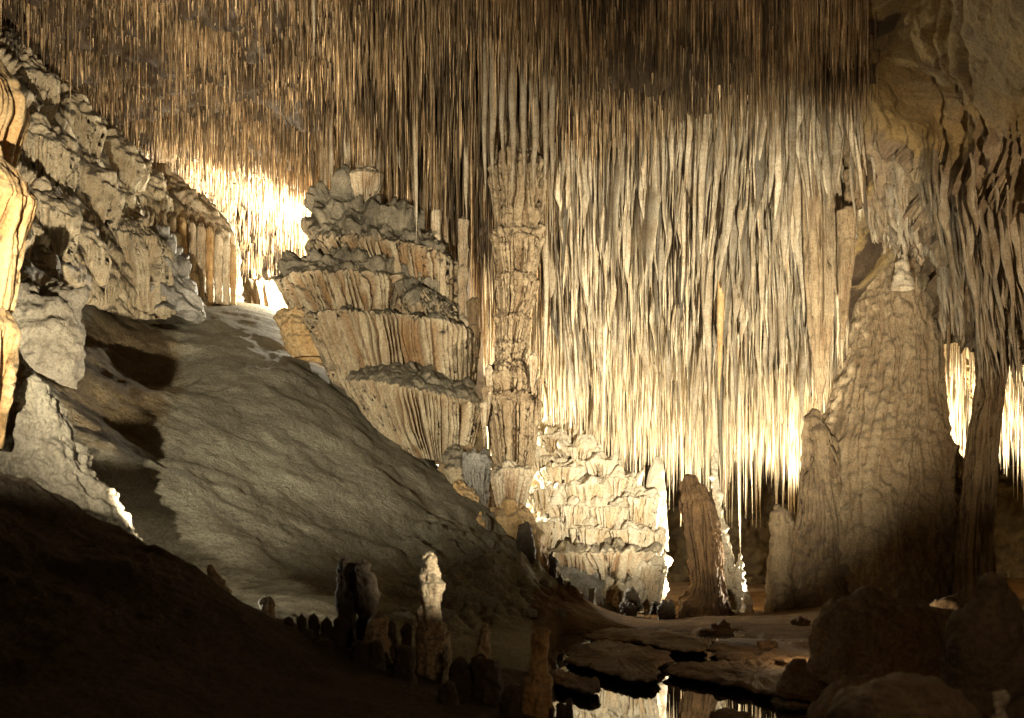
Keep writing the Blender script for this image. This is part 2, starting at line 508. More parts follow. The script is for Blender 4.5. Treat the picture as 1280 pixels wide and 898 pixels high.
# left wall
rails = [[(-420, 470, 12), (-150, 410, 15), (0, 385, 17), (100, 380, 20), (180, 400, 23.2), (250, 386, 26.8), (302, 386, 30)],
         [(-420, 330, 12.5), (-150, 300, 15.3), (0, 300, 17.3), (100, 320, 20.2), (170, 345, 23.2), (240, 340, 27), (302, 360, 30.2)],
         [(-420, 150, 13.2), (-150, 170, 16), (0, 200, 18.2), (80, 235, 21.2), (150, 265, 24.2), (228, 285, 27.4), (300, 325, 30.6)],
         [(-420, -50, 14.5), (-150, -10, 17.2), (0, 62, 19.6), (60, 115, 22), (135, 178, 25), (215, 240, 28.2), (288, 300, 31)],
         [(-420, -150, 16), (-150, -40, 19.5), (0, 38, 22), (60, 96, 24.5), (140, 165, 27.5), (222, 232, 31), (292, 292, 34)],
         [(-420, -250, 18), (-150, -140, 22), (0, -40, 26), (60, 40, 29), (140, 110, 32), (222, 190, 36), (292, 260, 39)]]
def build_left_wall():
    nu, nv = 520, 260
    G = loft(rails, nu, nv)
    n = normals(G, False)
    n *= np.sign(-n[..., 1:2] + 1e-6)
    U = np.linspace(0, 6, nu)[:, None] * np.ones(nv)[None]
    wv_ = fbm(G, .45, 3, 41)[..., None]
    lump = worley(G * [1.1, 1.1, 1.3] + wv_, 42)
    lump2 = worley(G * 3.0 + wv_, 43)
    d = (.55 - lump) * .2 + (billow(G * [1, 1, 1.4] + wv_ * .4, 1.1, 3, 43, .36) - .5) * .55 + fbm(G, .35, 3, 44) * .8 + fbm(G, 5, 3, 45) * .03
    d *= .5
    # fluted lower skirts
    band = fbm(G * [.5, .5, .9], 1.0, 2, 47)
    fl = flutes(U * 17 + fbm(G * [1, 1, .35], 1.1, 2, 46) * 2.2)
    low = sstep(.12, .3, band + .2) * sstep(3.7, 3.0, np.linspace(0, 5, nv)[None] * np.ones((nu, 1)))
    VV = np.linspace(0, 5, nv)[None] * np.ones((nu, 1))
    for kk, (fq, am) in enumerate(((.95, .2), (2.3, .06))):
        tcell = VV * fq * 1.15 + fbm(np.stack([U * 1.5, VV * .35, U * 0 + kk], -1), 1.0 + kk * .8, 3, 48 + kk, .4) * 1.0
        sT = 1 - (tcell - np.floor(tcell))                     # 0 at the top of a ledge, 1 at its hem
        d += am * sstep(0, .4, sT) * (1.05 - .5 * sT) * sstep(1.0, .84, sT)
        if kk == 0:
            low = np.maximum(low * .5, sstep(.38, .6, sT) * sstep(4.2, 3.4, VV))
    d += (fl - .8) * .13 * low
    d *= 1 - .55 * sstep(2.6, 3.8, U)
    d *= sstep(5, 3.6, np.linspace(0, 5, nv)[None] * np.ones((nu, 1))) * .8 + .2
    G = G + n * d[..., None]
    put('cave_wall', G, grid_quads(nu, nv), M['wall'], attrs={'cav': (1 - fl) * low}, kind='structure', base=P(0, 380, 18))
build_left_wall()

def build_back_wall():
    r = [[(200, 800, 44), (480, 780, 38), (640, 760, 37), (850, 752, 37), (1000, 752, 37), (1250, 760, 36), (1500, 800, 30), (2100, 900, 20)],
         [(200, 600, 44), (480, 680, 38.5), (640, 690, 37), (850, 690, 37.3), (1000, 690, 37), (1250, 680, 36.5), (1500, 640, 30.5), (2100, 600, 20)],
         [(200, 400, 44.5), (480, 560, 39), (640, 600, 38), (850, 620, 38), (1000, 610, 38), (1250, 590, 37), (1500, 400, 31), (2100, 200, 20)],
         [(200, 180, 45), (480, 400, 40), (640, 480, 39), (850, 560, 39), (1000, 520, 39), (1250, 450, 38), (1500, 200, 31), (2100, -100, 20)]]
    G = loft(r, 420, 110)
    n = normals(G, False)
    n *= np.sign(-n[..., 1:2] + 1e-6)
    lay = np.abs(((G[..., 2] * 1.3 + G[..., 0] * .25 + fbm(G, .5, 2, 3) * 1.2) % 1) - .5) * 2
    d = fbm(G, .7, 5, 51) * .9 + (billow(G, 1.4, 4, 52) - .5) * .35 + lay * .14
    put('cave_wall', G + n * d[..., None], grid_quads(420, 110), M['ochre'], kind='structure', base=P(900, 750, 37))
build_back_wall()
def build_slot_wall():
    r = [[(60, 420, 46), (250, 420, 44), (400, 420, 42), (520, 420, 38)],
         [(60, 330, 46), (250, 330, 44), (400, 330, 42), (520, 330, 38)],
         [(60, 200, 47), (250, 200, 45), (400, 200, 43), (520, 200, 39)]]
    G = loft(r, 100, 60)
    n = normals(G, False)
    n *= np.sign(-n[..., 1:2] + 1e-6)
    put('cave_wall', G + n * (fbm(G, .6, 5, 53) * .9)[..., None], grid_quads(100, 60), M['cream'], kind='structure', base=P(300, 400, 44))
build_slot_wall()
print('walls', time.time() - T0)

FACE = []
def build_right_face():
    r = [[(1038, 60, 20), (1080, 20, 18.5), (1130, -30, 17), (1180, -60, 15.5), (1240, -60, 14), (1330, -60, 12.5), (1500, -60, 11)],
         [(1040, 120, 21.5), (1085, 100, 20), (1135, 80, 18.5), (1190, 70, 17), (1250, 70, 15.5), (1330, 60, 14), (1500, 50, 12)],
         [(1078, 190, 24.3), (1095, 190, 22), (1140, 190, 20.8), (1190, 190, 19.6), (1250, 190, 18), (1340, 180, 16.5), (1500, 160, 14)],
         [(1082, 260, 25), (1100, 262, 23.4), (1145, 262, 22.2), (1195, 270, 21.4), (1255, 280, 20.2), (1340, 290, 19), (1500, 300, 16)],
         [(1090, 310, 26), (1108, 312, 25), (1150, 318, 24.6), (1195, 350, 22.8), (1250, 360, 21.5), (1335, 390, 20), (1500, 420, 17)],
         [(1095, 325, 28), (1112, 325, 27), (1160, 340, 26.5), (1200, 425, 24.6), (1250, 430, 23.4), (1330, 470, 21.5), (1500, 520, 18)],
         [(1100, 300, 30), (1120, 300, 29), (1160, 310, 29), (1200, 400, 27), (1250, 400, 26), (1330, 420, 24), (1500, 480, 20)]]
    nu, nv = 560, 300
    G = loft(r, nu, nv)
    n = normals(G, False)
    n *= np.sign(-n[..., 1:2] + 1e-6)
    U = np.linspace(0, 6, nu)[:, None] * np.ones(nv)[None]
    V = np.linspace(0, 6, nv)[None] * np.ones((nu, 1))
    w_ = sstep(1.35, 2.7, V + fbm(G, .5, 2, 64) * 1.5)
    bx, by = 640 + F * G[..., 0] / G[..., 1], H - F * (G[..., 2] - CZ) / G[..., 1]     # bearing and elevation of each point
    ph = (bx - by * .13) / 15.0 + fbm(np.stack([bx / 60, by / 170, bx * 0], -1), 1.0, 3, 65) * 2.6
    fl = flutes(ph)
    fl2 = flutes(ph * 2.3)
    cell = np.floor(ph).astype(np.int64)
    rnd = (_h(cell, cell * 0 + 4, cell * 0, 3) & np.uint32(1023)).astype(float) / 1023
    d = -(1 - fl) * .26 * w_ + (rnd - .5) * .1 * fl * w_ - (1 - fl2) * .07 * w_
    # long ridges running down across the ochre face
    for k, (c0, sl) in enumerate([(1172, .17), (1182, .19), (1197, .2), (1150, .15)]):
        d += np.exp(-((bx - c0 - sl * by - 3 * np.sin(by / 40 + k)) / 3.2) ** 2) * .16 * sstep(330, 200, by)
    d += fbm(G, .5, 4, 66) * .5 + (billow(G, 1.6, 4, 67) - .5) * .07 + fbm(G, 5, 4, 68) * .04
    G = G + n * d[..., None]
    FACE.append(G[:, 60:250].reshape(-1, 3))
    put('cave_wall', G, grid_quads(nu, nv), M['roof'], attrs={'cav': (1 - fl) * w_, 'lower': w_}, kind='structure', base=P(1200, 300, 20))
build_right_face()

# ------------------------------------------------------------------ bodies from silhouettes
def body(rows, Y, nu=160, nv=110, depth=.8, nfl=0, amp=.1, warp=1.15, lump=.08, lscale=2.0, rough=.03, skew=0., seed=0,
         drip=0., vfl=.42, front=.7, big=.06):
    """rows: (py, pxL, pxR[, flute]) from top to bottom at distance Y -> closed solid, flutes carved by row weight"""
    rows = [tuple(r) + (0,) * (4 - len(r)) for r in rows]
    a = np.array(rows, float)
    xl, xr = (a[:, 1] - 640) / F * Y, (a[:, 2] - 640) / F * Y
    z = CZ + (H - a[:, 0]) / F * Y
    cx, r = (xl + xr) / 2, (xr - xl) / 2
    # close the top
    z = np.concatenate([[z[0] + r[0] * .25], z])
    cx = np.concatenate([[cx[0]], cx]); r = np.concatenate([[1e-3], r]); fw = np.concatenate([[0], a[:, 3]])
    s = np.concatenate([[0], np.cumsum(np.hypot(np.diff(z), np.diff(r)) + 1e-4)])
    t = np.linspace(0, s[-1], nv)
    def sm(v):
        o = np.interp(t, s, v)
        k = np.array([1, 2, 3, 2, 1]) / 9
        p = np.pad(o, 2, mode='edge')
        q = np.convolve(p, k, 'valid')
        q[0] = o[0]
        return q
    zz, cc, rr, ff = sm(z), sm(cx), sm(r), sm(fw)
    # angles: most samples on the side towards the camera
    k = np.linspace(0, 1, nu, endpoint=False)
    th = 2 * math.pi * k + (front) * np.sin(2 * math.pi * k)      # dense near k=.5 -> theta = pi
    th = th + math.pi / 2                                          # pi -> facing -Y
    TH, RR = np.meshgrid(th, rr, indexing='ij')
    ZZ = np.broadcast_to(zz, TH.shape).copy()
    CCx = np.broadcast_to(cc, TH.shape)
    FF = np.broadcast_to(ff, TH.shape)
    circ = np.stack([np.cos(TH), np.sin(TH), ZZ * vfl], -1)
    lowf = fbm(circ * [1.2, 1.2, .6] + seed * 3.1, 1.0, 2, seed + 5)
    RR = RR * (1 + lowf * big * 2)
    cav = np.zeros(TH.shape)
    if nfl:
        ph = nfl * (TH / (2 * math.pi)) + fbm(np.stack([np.cos(TH) * 2.5, np.sin(TH) * 2.5, ZZ * vfl + seed], -1), 1.0, 2, seed + 1) * warp * 2
        ph = ph + .22 * np.sin(ph * 1.37 + 1) + .16 * np.sin(ph * 2.71)
        fl = flutes(ph)
        cell = np.floor(ph).astype(np.int64)
        rnd = (_h(cell, cell * 0 + seed, cell * 0, 3) & np.uint32(1023)).astype(float) / 1023
        fl2 = flutes(ph * 2.3 + .3)
        deep = (rnd > .78) * 1.0
        RR = RR - np.minimum(amp * (1 - fl) * 1.7 + amp * .45 * rnd + amp * 1.1 * deep * fl * sstep(.0, .6, FF) + amp * .25 * (1 - fl2), RR * .6) * FF
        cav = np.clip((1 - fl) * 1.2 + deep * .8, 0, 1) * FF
        if drip:
            # hem of the skirt hangs lower on ribs
            tt = np.linspace(0, 1, nv)[None]
            ZZ = ZZ - drip * (rnd - .3) * fl * sstep(.75, 1, tt) * np.ones((nu, 1))
    X = CCx + RR * np.cos(TH)
    Yv = Y + RR * np.sin(TH) * depth
    ZZ = ZZ - skew * (X - cc.mean())
    G = np.stack([X, Yv, ZZ], -1)
    n = normals(G, True)
    c = np.stack([CCx, np.full_like(X, Y), ZZ], -1)
    sg = np.sign(((G - c) * n)[:, nv // 2:, :].sum())
    n = n * (sg if sg else 1)
    q = G + seed * 7.7
    up = np.clip(n[..., 2], 0, 1)
    d = (billow(q, lscale, 3, seed + 2, .34) - .5) * lump * 1.5 * (.45 + up * 1.3) + (.5 - worley(q * lscale * 1.3, seed + 3)) * lump * .35
    d += fbm(q, lscale * 2, 4, seed + 4) * rough
    d = d * (1 - .7 * FF * (nfl > 0))
    fade = np.minimum(1, rr / (rr.max() * .25 + 1e-6))[None]
    G = G + n * (d * fade)[..., None]
    Q = grid_quads(nu, nv, wrap=True, flip=sg < 0)
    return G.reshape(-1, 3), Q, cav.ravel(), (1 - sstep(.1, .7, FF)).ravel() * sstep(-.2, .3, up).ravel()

def mkbody(name, rows, Y, mat, parent=None, label=None, cat=None, group=None, **kw):
    V, Q, cav, top = body(rows, Y, **kw)
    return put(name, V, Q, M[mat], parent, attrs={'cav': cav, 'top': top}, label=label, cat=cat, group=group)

# --- left wall: grey bulging mound, row of pipes, near warm formation, ledge rocks
t = thing('flowstone_bulge', 'grey bulging flowstone with fluted skirt at the foot of the left wall', 'flowstone', P(180, 392, 23.5))
mkbody('fluted_skirt', [(262, 120, 150), (275, 95, 185), (300, 80, 205, .3), (320, 78, 212, 1), (350, 84, 214, 1), (380, 96, 212, 1), (396, 110, 210, 1)],
       23.6, 'wall', t, nu=300, nv=120, nfl=46, amp=.16, lump=.2, lscale=1.6, seed=11, depth=.7)
mkbody('dome', [(288, 190, 200), (296, 178, 216), (320, 160, 232), (350, 148, 243), (375, 144, 252), (398, 142, 258)],
       24.2, 'grey', t, nu=200, nv=120, lump=.3, lscale=1.8, seed=12, depth=.8)

t = thing('draped_flowstone', 'tiered pale flowstone draped over the upper left wall', 'flowstone', P(80, 300, 21))
for k, (x, y, hw, sk, Yt) in enumerate([(30, 92, 34, 40, 20.6), (78, 132, 40, 42, 22.8), (128, 182, 42, 42, 24.8), (45, 170, 44, 48, 19.6), (95, 215, 46, 46, 22.6), (172, 226, 36, 36, 26.4), (45, 250, 46, 52, 18.9),
                                        (135, 252, 40, 38, 24.2), (85, 290, 40, 52, 20.6), (30, 322, 40, 44, 18.2)]):
    hw *= 1.3
    mkbody('tier', [(y - 34, x - hw * .3, x + hw * .2), (y - 24, x - hw * .62, x + hw * .55), (y - 12, x - hw * .85, x + hw * .82), (y + 2, x - hw * .97, x + hw * .97, .1), (y + 14, x - hw, x + hw, .7),
                    (y + sk * .7, x - hw * .93, x + hw * .93, 1), (y + sk, x - hw * .85, x + hw * .85, 1)],
           Yt + .15, 'wall', t, nu=220, nv=90, nfl=46 + 3 * (k % 4), amp=.12, lump=.13, lscale=2.2, rough=.04, seed=400 + k, depth=.5, drip=.5, skew=.42, big=.1)

t = thing('organ_pipe_flowstone', 'row of yellowish pipe-like calcite columns beside the bright slot', 'flowstone', P(255, 378, 28))
mkbody('cap', [(205, 185, 205), (225, 170, 232), (255, 170, 270), (275, 178, 288, .3), (300, 190, 300, 1), (330, 200, 301, 1), (350, 212, 299, 1)], 28.6, 'cream', t,
       nu=260, nv=120, nfl=40, amp=.16, lump=.16, lscale=1.8, seed=13, depth=.6)
for k, (x, top, bot, wd) in enumerate([(203, 262, 352, 12), (216, 268, 362, 11), (228, 272, 366, 13), (240, 276, 372, 11), (251, 278, 376, 13), (262, 282, 377, 12),
                                       (273, 288, 378, 12), (283, 296, 379, 11), (292, 306, 380, 10)]):
    Yp = 26.3 + (x - 203) * .02
    mkbody('pipe', [(top, x - wd * .2, x + wd * .2), (top + 8, x - wd * .45, x + wd * .45, .3), ((top + bot) / 2, x - wd * .55, x + wd * .5, .6),
                    (bot - 12, x - wd * .38, x + wd * .38, .6), (bot + 4, x - wd * .42, x + wd * .42, .3)], Yp, 'warm' if k % 3 == 2 else 'cream', t,
           nu=48, nv=50, nfl=5, amp=.06, lump=.03, lscale=4, seed=20 + k, depth=1)

t = thing('hanging_flowstone', 'warm orange-cream hanging flowstone filling the left edge of the view', 'flowstone', P(-40, 560, 11.5))
mkbody('upper_drape', [(40, -130, -10), (80, -150, 8), (105, -150, 26, .2), (130, -150, 36, .6), (150, -150, 36, 1), (185, -150, 24, 1), (230, -150, 12, 1), (260, -150, 0, 1)],
       12.2, 'warm', t, nu=260, nv=140, nfl=30, amp=.1, lump=.12, lscale=2, seed=31, depth=.5)
mkbody('lower_drape', [(180, -110, -5), (200, -140, 16), (225, -150, 36, .2), (250, -150, 46, .3), (275, -150, 42, .8), (300, -150, 32, 1), (350, -140, 24, 1), (392, -130, 16, .7)],
       11.6, 'warm', t, nu=260, nv=140, nfl=26, amp=.12, lump=.1, lscale=2.2, seed=32, depth=.5)
mkbody('tip', [(385, -90, 8), (400, -95, 20), (418, -95, 24, .3), (450, -90, 22, 1), (490, -85, 17, 1), (530, -75, 10, 1), (562, -60, 4, .5)],
       11.3, 'warm', t, nu=180, nv=90, nfl=18, amp=.08, lump=.06, lscale=3, seed=33, depth=.5)

mkbody('rock_ledge', [(350, 20, 50), (358, -10, 78), (375, -60, 98), (410, -80, 106), (450, -80, 104), (480, -80, 92), (520, -80, 80)], 16.8, 'ledge',
       label='pale rough rock ledge below the left wall, left of the shaded slope', cat='rock', nu=240, nv=120, lump=.18, lscale=2.2, rough=.06, seed=41, depth=.7)
mkbody('pale_rock', [(430, -30, 20), (450, -50, 40), (480, -60, 58), (520, -60, 84), (560, -60, 100), (600, -60, 126), (640, -60, 158), (680, -60, 180)], 11.9, 'ledge',
       label='jagged pale grey rock rising behind the dark foreground bank', cat='rock', nu=260, nv=140, lump=.14, lscale=3, rough=.09, seed=42, depth=.4)
mkbody('pale_rock', [(706, 262, 266), (712, 258, 274), (725, 258, 281), (745, 262, 290), (765, 262, 296)], 10.2, 'pale',
       label='thin white rock edge catching light behind the foreground bank', cat='rock', nu=60, nv=40, lump=.04, lscale=6, seed=43)

# --- slot: rimmed basin with white stalagmites
t = thing('rimmed_basin', 'small basin-like rock with white crust beneath the bright slot', 'rock', P(338, 395, 33))
mkbody('basin', [(352, 318, 340), (355, 306, 366, .1), (362, 303, 371, .6), (378, 308, 370, 1), (400, 315, 366, 1), (425, 320, 360, 1)], 33.5, 'cream', t, nu=140, nv=60, nfl=24, amp=.12, lump=.12, seed=51)
for k, (x, a, b, wd) in enumerate([(318, 335, 356, 7), (336, 336, 358, 6), (349, 342, 358, 5), (362, 352, 385, 6)]):
    mkbody('stalagmite', [(a, x - 1, x + 1), (a + 8, x - wd * .25, x + wd * .25), (b, x - wd / 2, x + wd / 2), (b + 8, x - wd / 2, x + wd / 2)], 33.2, 'pale',
           label=['white cone on the left rim of the small basin rock', 'white cone in the middle of the small basin rock', 'small white cone right of the middle cone on the basin rock',
                  'white lump on the right side of the small basin rock'][k], cat='stalagmite', group='white cones in the bright slot', nu=24, nv=20, lump=.03, seed=52 + k)
print('left', time.time() - T0)

# --- central mound
t = thing('flowstone_mound', 'tall tiered cream flowstone mound with fluted skirts in the middle of the slope', 'flowstone', P(480, 600, 24.5))
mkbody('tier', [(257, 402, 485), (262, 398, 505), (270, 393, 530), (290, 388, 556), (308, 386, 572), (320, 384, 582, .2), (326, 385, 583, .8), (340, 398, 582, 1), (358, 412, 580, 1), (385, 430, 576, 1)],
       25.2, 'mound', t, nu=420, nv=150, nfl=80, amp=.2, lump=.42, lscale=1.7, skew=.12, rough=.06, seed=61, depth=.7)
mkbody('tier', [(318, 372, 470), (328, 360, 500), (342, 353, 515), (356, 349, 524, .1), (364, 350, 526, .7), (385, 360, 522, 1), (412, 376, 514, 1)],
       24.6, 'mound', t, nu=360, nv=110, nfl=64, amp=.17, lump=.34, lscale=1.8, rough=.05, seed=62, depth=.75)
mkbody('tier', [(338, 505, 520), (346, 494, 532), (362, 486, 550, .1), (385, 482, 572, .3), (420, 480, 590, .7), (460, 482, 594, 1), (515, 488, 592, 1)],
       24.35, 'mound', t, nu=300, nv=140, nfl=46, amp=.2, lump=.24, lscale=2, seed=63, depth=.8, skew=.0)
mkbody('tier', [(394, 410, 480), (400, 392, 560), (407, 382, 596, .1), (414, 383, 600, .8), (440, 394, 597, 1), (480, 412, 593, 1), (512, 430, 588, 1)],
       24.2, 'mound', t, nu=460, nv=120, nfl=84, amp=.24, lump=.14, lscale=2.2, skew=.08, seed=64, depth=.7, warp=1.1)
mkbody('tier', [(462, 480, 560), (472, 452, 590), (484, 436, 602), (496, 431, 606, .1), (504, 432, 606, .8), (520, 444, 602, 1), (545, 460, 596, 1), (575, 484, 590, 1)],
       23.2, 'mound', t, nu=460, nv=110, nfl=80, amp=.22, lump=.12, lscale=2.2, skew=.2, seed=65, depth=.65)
mkbody('foot', [(548, 560, 575), (556, 552, 600), (580, 545, 612), (610, 548, 618), (650, 560, 620)], 22.9, 'brown', t, nu=160, nv=80, lump=.25, lscale=2.4, seed=66, depth=.6)
mkbody('side_boulder', [(378, 362, 385), (385, 352, 396), (400, 347, 408), (425, 352, 424), (450, 365, 430)], 24.3, 'warm', t, nu=150, nv=80, lump=.2, lscale=2.6, seed=67, depth=.7)
for k, (rows, m) in enumerate([
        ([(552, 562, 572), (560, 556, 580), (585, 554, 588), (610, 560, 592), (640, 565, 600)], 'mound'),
        ([(561, 586, 600), (566, 578, 612, .2), (590, 576, 615, .6), (615, 582, 612, .6), (640, 588, 608, .4)], 'grey'),
        ([(600, 565, 580), (612, 556, 596), (640, 560, 604), (660, 570, 606)], 'warm')]):
    mkbody('boulder', rows, 22.5 - k * .25, m, label=['brown knob of rock under the lowest tier of the middle mound', 'grey drooping knob of rock between mound and middle column',
           'tan rock lump below the knobs at the foot of the middle mound'][k], cat='rock', nu=110, nv=70, lump=.14, lscale=3, seed=70 + k, nfl=14, amp=.08)
mkbody('fan_stalagmite', [(209, 448, 464), (213, 438, 474), (220, 432, 480, .3), (232, 435, 478, .8), (248, 443, 470, 1), (275, 448, 464, 1)], 24.6, 'cream',
       label='pale mushroom-shaped stalagmite crowning the middle mound', cat='stalagmite', nu=160, nv=80, nfl=26, amp=.12, lump=.08, seed=75, depth=.7)
for k, (x, a, b, wd, Yp) in enumerate([(545, 262, 318, 14, 25), (556, 240, 300, 13, 25.4), (579, 272, 395, 16, 24.2), (592, 372, 440, 17, 24.0), (420, 222, 268, 12, 25.5), (497, 240, 285, 9, 25.4),
                                       (515, 262, 292, 16, 25.2), (552, 318, 400, 22, 24.7)]):
    lab = ['short segmented stalagmite on the right shoulder of the middle mound', 'slim stalagmite behind the right shoulder of the middle mound',
           'tall tan jointed column along the right edge of the middle mound', 'brown knobbly stalagmite below the tall jointed column',
           'small cone stalagmite on the left top of the middle mound', 'thin stalagmite right of the mushroom-shaped one',
           'squat stepped stalagmite on top of the middle mound', 'fluted stalagmite in front of the mound\'s right shoulder'][k]
    rows = [(a, x - wd * .3, x + wd * .3)]
    n = max(2, int((b - a) / 28))
    for j in range(n):
        y0, y1 = a + (b - a) * j / n, a + (b - a) * (j + 1) / n
        q = 1 - .12 * j / n
        rows += [(y0 + 3, x - wd * .5 * q, x + wd * .5 * q, .2), (y1 - 4, x - wd * .42 * q, x + wd * .42 * q, .8), (y1 - 1, x - wd * .38 * q, x + wd * .4 * q, .3)]
    rows += [(b + 8, x - wd * .5, x + wd * .5)]
    mkbody('stalagmite', rows, Yp, 'cream' if k != 3 else 'brown', label=lab, cat='stalagmite', nu=64, nv=80, nfl=14, amp=.05, lump=.05, lscale=4, seed=80 + k)
print('mound', time.time() - T0)

# --- middle column
t = thing('tiered_column', 'tall tiered brown column standing right of the middle mound', 'column', P(640, 655, 22))
mkbody('capital', [(100, 630, 666, .9), (150, 626, 672, .9), (192, 619, 680, .8), (209, 612, 687, .3), (214, 610, 688, .2), (226, 612, 687, .6), (250, 614, 686, 1), (275, 616, 682, .8), (288, 616, 680, .3), (294, 610, 682, 0), (302, 612, 680, .6), (316, 618, 676, .8)],
       22.0, 'tan', t, nu=260, nv=200, nfl=26, amp=.15, lump=.2, lscale=2.4, rough=.05, seed=91, depth=.9)
mkbody('shaft', [(296, 618, 672, 0), (302, 614, 679, .4), (325, 616, 676, 1), (344, 620, 671, 1), (348, 616, 674, .3), (354, 617, 674, .5), (385, 620, 668, 1), (393, 621, 661, .8), (398, 617, 666, .2),
                 (406, 618, 665, .6), (426, 620, 659, 1), (432, 617, 661, .3), (450, 619, 656, .8), (462, 610, 664, .1), (472, 604, 671, .2), (480, 604, 673, .6), (490, 610, 668, 1), (496, 602, 676, .1), (506, 602, 680, .3),
                 (512, 606, 677, .8), (540, 610, 674, 1), (575, 614, 670, 1), (590, 618, 664, .8)],
       21.9, 'tanbrown', t, nu=360, nv=280, nfl=34, amp=.15, lump=.22, lscale=3, rough=.06, big=.12, seed=92, depth=.9, front=.75, vfl=.25)
mkbody('foot', [(578, 622, 656, 0), (586, 613, 664, .1), (598, 611, 665, .5), (620, 615, 660, 1), (645, 622, 655, 1)], 21.8, 'cream', t, nu=180, nv=70, nfl=26, amp=.12, lump=.1, lscale=3, seed=93, depth=.9)
mkbody('plinth', [(628, 624, 655), (634, 614, 662), (650, 612, 670), (680, 618, 684), (720, 618, 700)], 21.7, 'warm', t, nu=120, nv=60, lump=.14, lscale=2.6, seed=94)
for k, (x, a, b, wd) in enumerate([(611, 456, 500, 14), (608, 480, 520, 16), (666, 440, 480, 14), (674, 470, 520, 10), (605, 500, 545, 12)]):
    mkbody('side_drape', [(a, x - wd * .2, x + wd * .2), (a + 6, x - wd * .5, x + wd * .5, .2), (a + 16, x - wd * .45, x + wd * .45, 1), (b, x - wd * .25, x + wd * .25, 1), (b + 14, x - wd * .1, x + wd * .1, 1)],
           21.45, 'tanbrown' if k % 2 else 'cream', t, nu=60, nv=40, nfl=12, amp=.06, lump=.06, lscale=4, seed=95 + k)
for k, (x, a, b, wd) in enumerate([(656, 650, 720, 24), (690, 690, 740, 12), (600, 640, 700, 14), (700, 715, 750, 10), (712, 728, 756, 9)]):
    Yb = [21, 21, 20.8, 21, 21][k]
    mkbody('stalagmite', [(a, x - wd * .2, x + wd * .2), (a + 8, x - wd * .42, x + wd * .42), ((a + b) / 2, x - wd * .5, x + wd * .5), (b, x - wd * .6, x + wd * .6), (b + 16, x - wd * .7, x + wd * .7)],
           Yb, 'dark' if k != 2 else 'warm', label=['dark blunt stalagmite at the foot of the middle column', 'dark stalagmite on the slope edge below the middle column', 'orange-brown knob left of the middle column foot',
           'small dark stalagmite at the end of the slope, left one of two', 'small dark stalagmite where the slope meets the terrace'][k], cat='stalagmite', nu=60, nv=50, lump=.12, lscale=3.5, seed=100 + k)

# --- white cascade
t = thing('flowstone_cascade', 'brightly lit white flowstone cascade rising behind the terrace', 'flowstone', P(750, 756, 27))
mkbody('core', [(526, 672, 690), (540, 662, 716), (565, 655, 748), (590, 650, 775), (610, 648, 806), (640, 650, 828), (690, 655, 834), (730, 660, 834), (765, 670, 832)],
       27.6, 'pale', t, nu=300, nv=200, lump=.4, lscale=2.2, seed=111, depth=.6)
casc = [(690, 545, 26, 14), (722, 560, 30, 14), (748, 578, 30, 16), (676, 572, 22, 18), (703, 585, 34, 22), (770, 598, 28, 22), (735, 606, 36, 28), (684, 612, 28, 26), (798, 622, 32, 34),
        (758, 634, 34, 34), (712, 632, 32, 36), (680, 652, 26, 44), (735, 660, 32, 36), (786, 662, 34, 40), (816, 668, 18, 70), (765, 688, 62, 26), (725, 690, 46, 30), (804, 706, 30, 52), (776, 735, 34, 30)]
for k, (x, y, hw, sk) in enumerate(casc):
    mkbody('tier', [(y - 9, x - hw * .5, x + hw * .5), (y - 4, x - hw * .85, x + hw * .85), (y + 1, x - hw, x + hw, .1), (y + 6, x - hw * 1.0, x + hw * 1.0, .7), (y + sk * .6, x - hw * .86, x + hw * .86, 1), (y + sk, x - hw * .72, x + hw * .72, 1)],
           26.9 - (y - 540) * .0075, 'pale' if k not in (15, 16) else 'cream', t, nu=150, nv=60, nfl=max(12, int(hw * .8)), amp=.13, lump=.16, lscale=2.2, seed=112 + k, depth=.8, drip=.5)
mkbody('apron', [(700, 690, 720), (710, 680, 750), (730, 690, 770), (765, 700, 790)], 25.6, 'grey', t, nu=100, nv=50, lump=.12, seed=133, depth=.6)
mkbody('stalagmite', [(570, 819, 824), (580, 813, 829), (610, 807, 832), (650, 805, 834), (690, 806, 836)], 26.6, 'pale', label='smooth white cone stalagmite on the right shoulder of the white cascade', cat='stalagmite',
       nu=70, nv=60, lump=.03, seed=134)
for k, (x, a, b, wd) in enumerate([(734, 558, 604, 5), (719, 530, 552, 7), (712, 534, 550, 5), (741, 695, 720, 8), (757, 640, 690, 9), (775, 700, 730, 7)]):
    mkbody('stalagmite', [(a, x - 1, x + 1), (a + 5, x - wd * .4, x + wd * .4), (b, x - wd * .5, x + wd * .5), (b + 10, x - wd * .6, x + wd * .6)], 26.3 if k > 2 else 26.8, 'pale' if k else 'brown',
           label=['thin brown pole stalagmite standing high on the white cascade', 'small cone on the crest of the white cascade', 'tiny cone left of the crest cone on the white cascade',
                  'small pale stub at the lower left of the white cascade', 'slender pale column in the middle of the white cascade', 'small stub low in the middle of the white cascade'][k],
           cat='stalagmite', nu=28, nv=26, lump=.03, lscale=5, seed=140 + k)

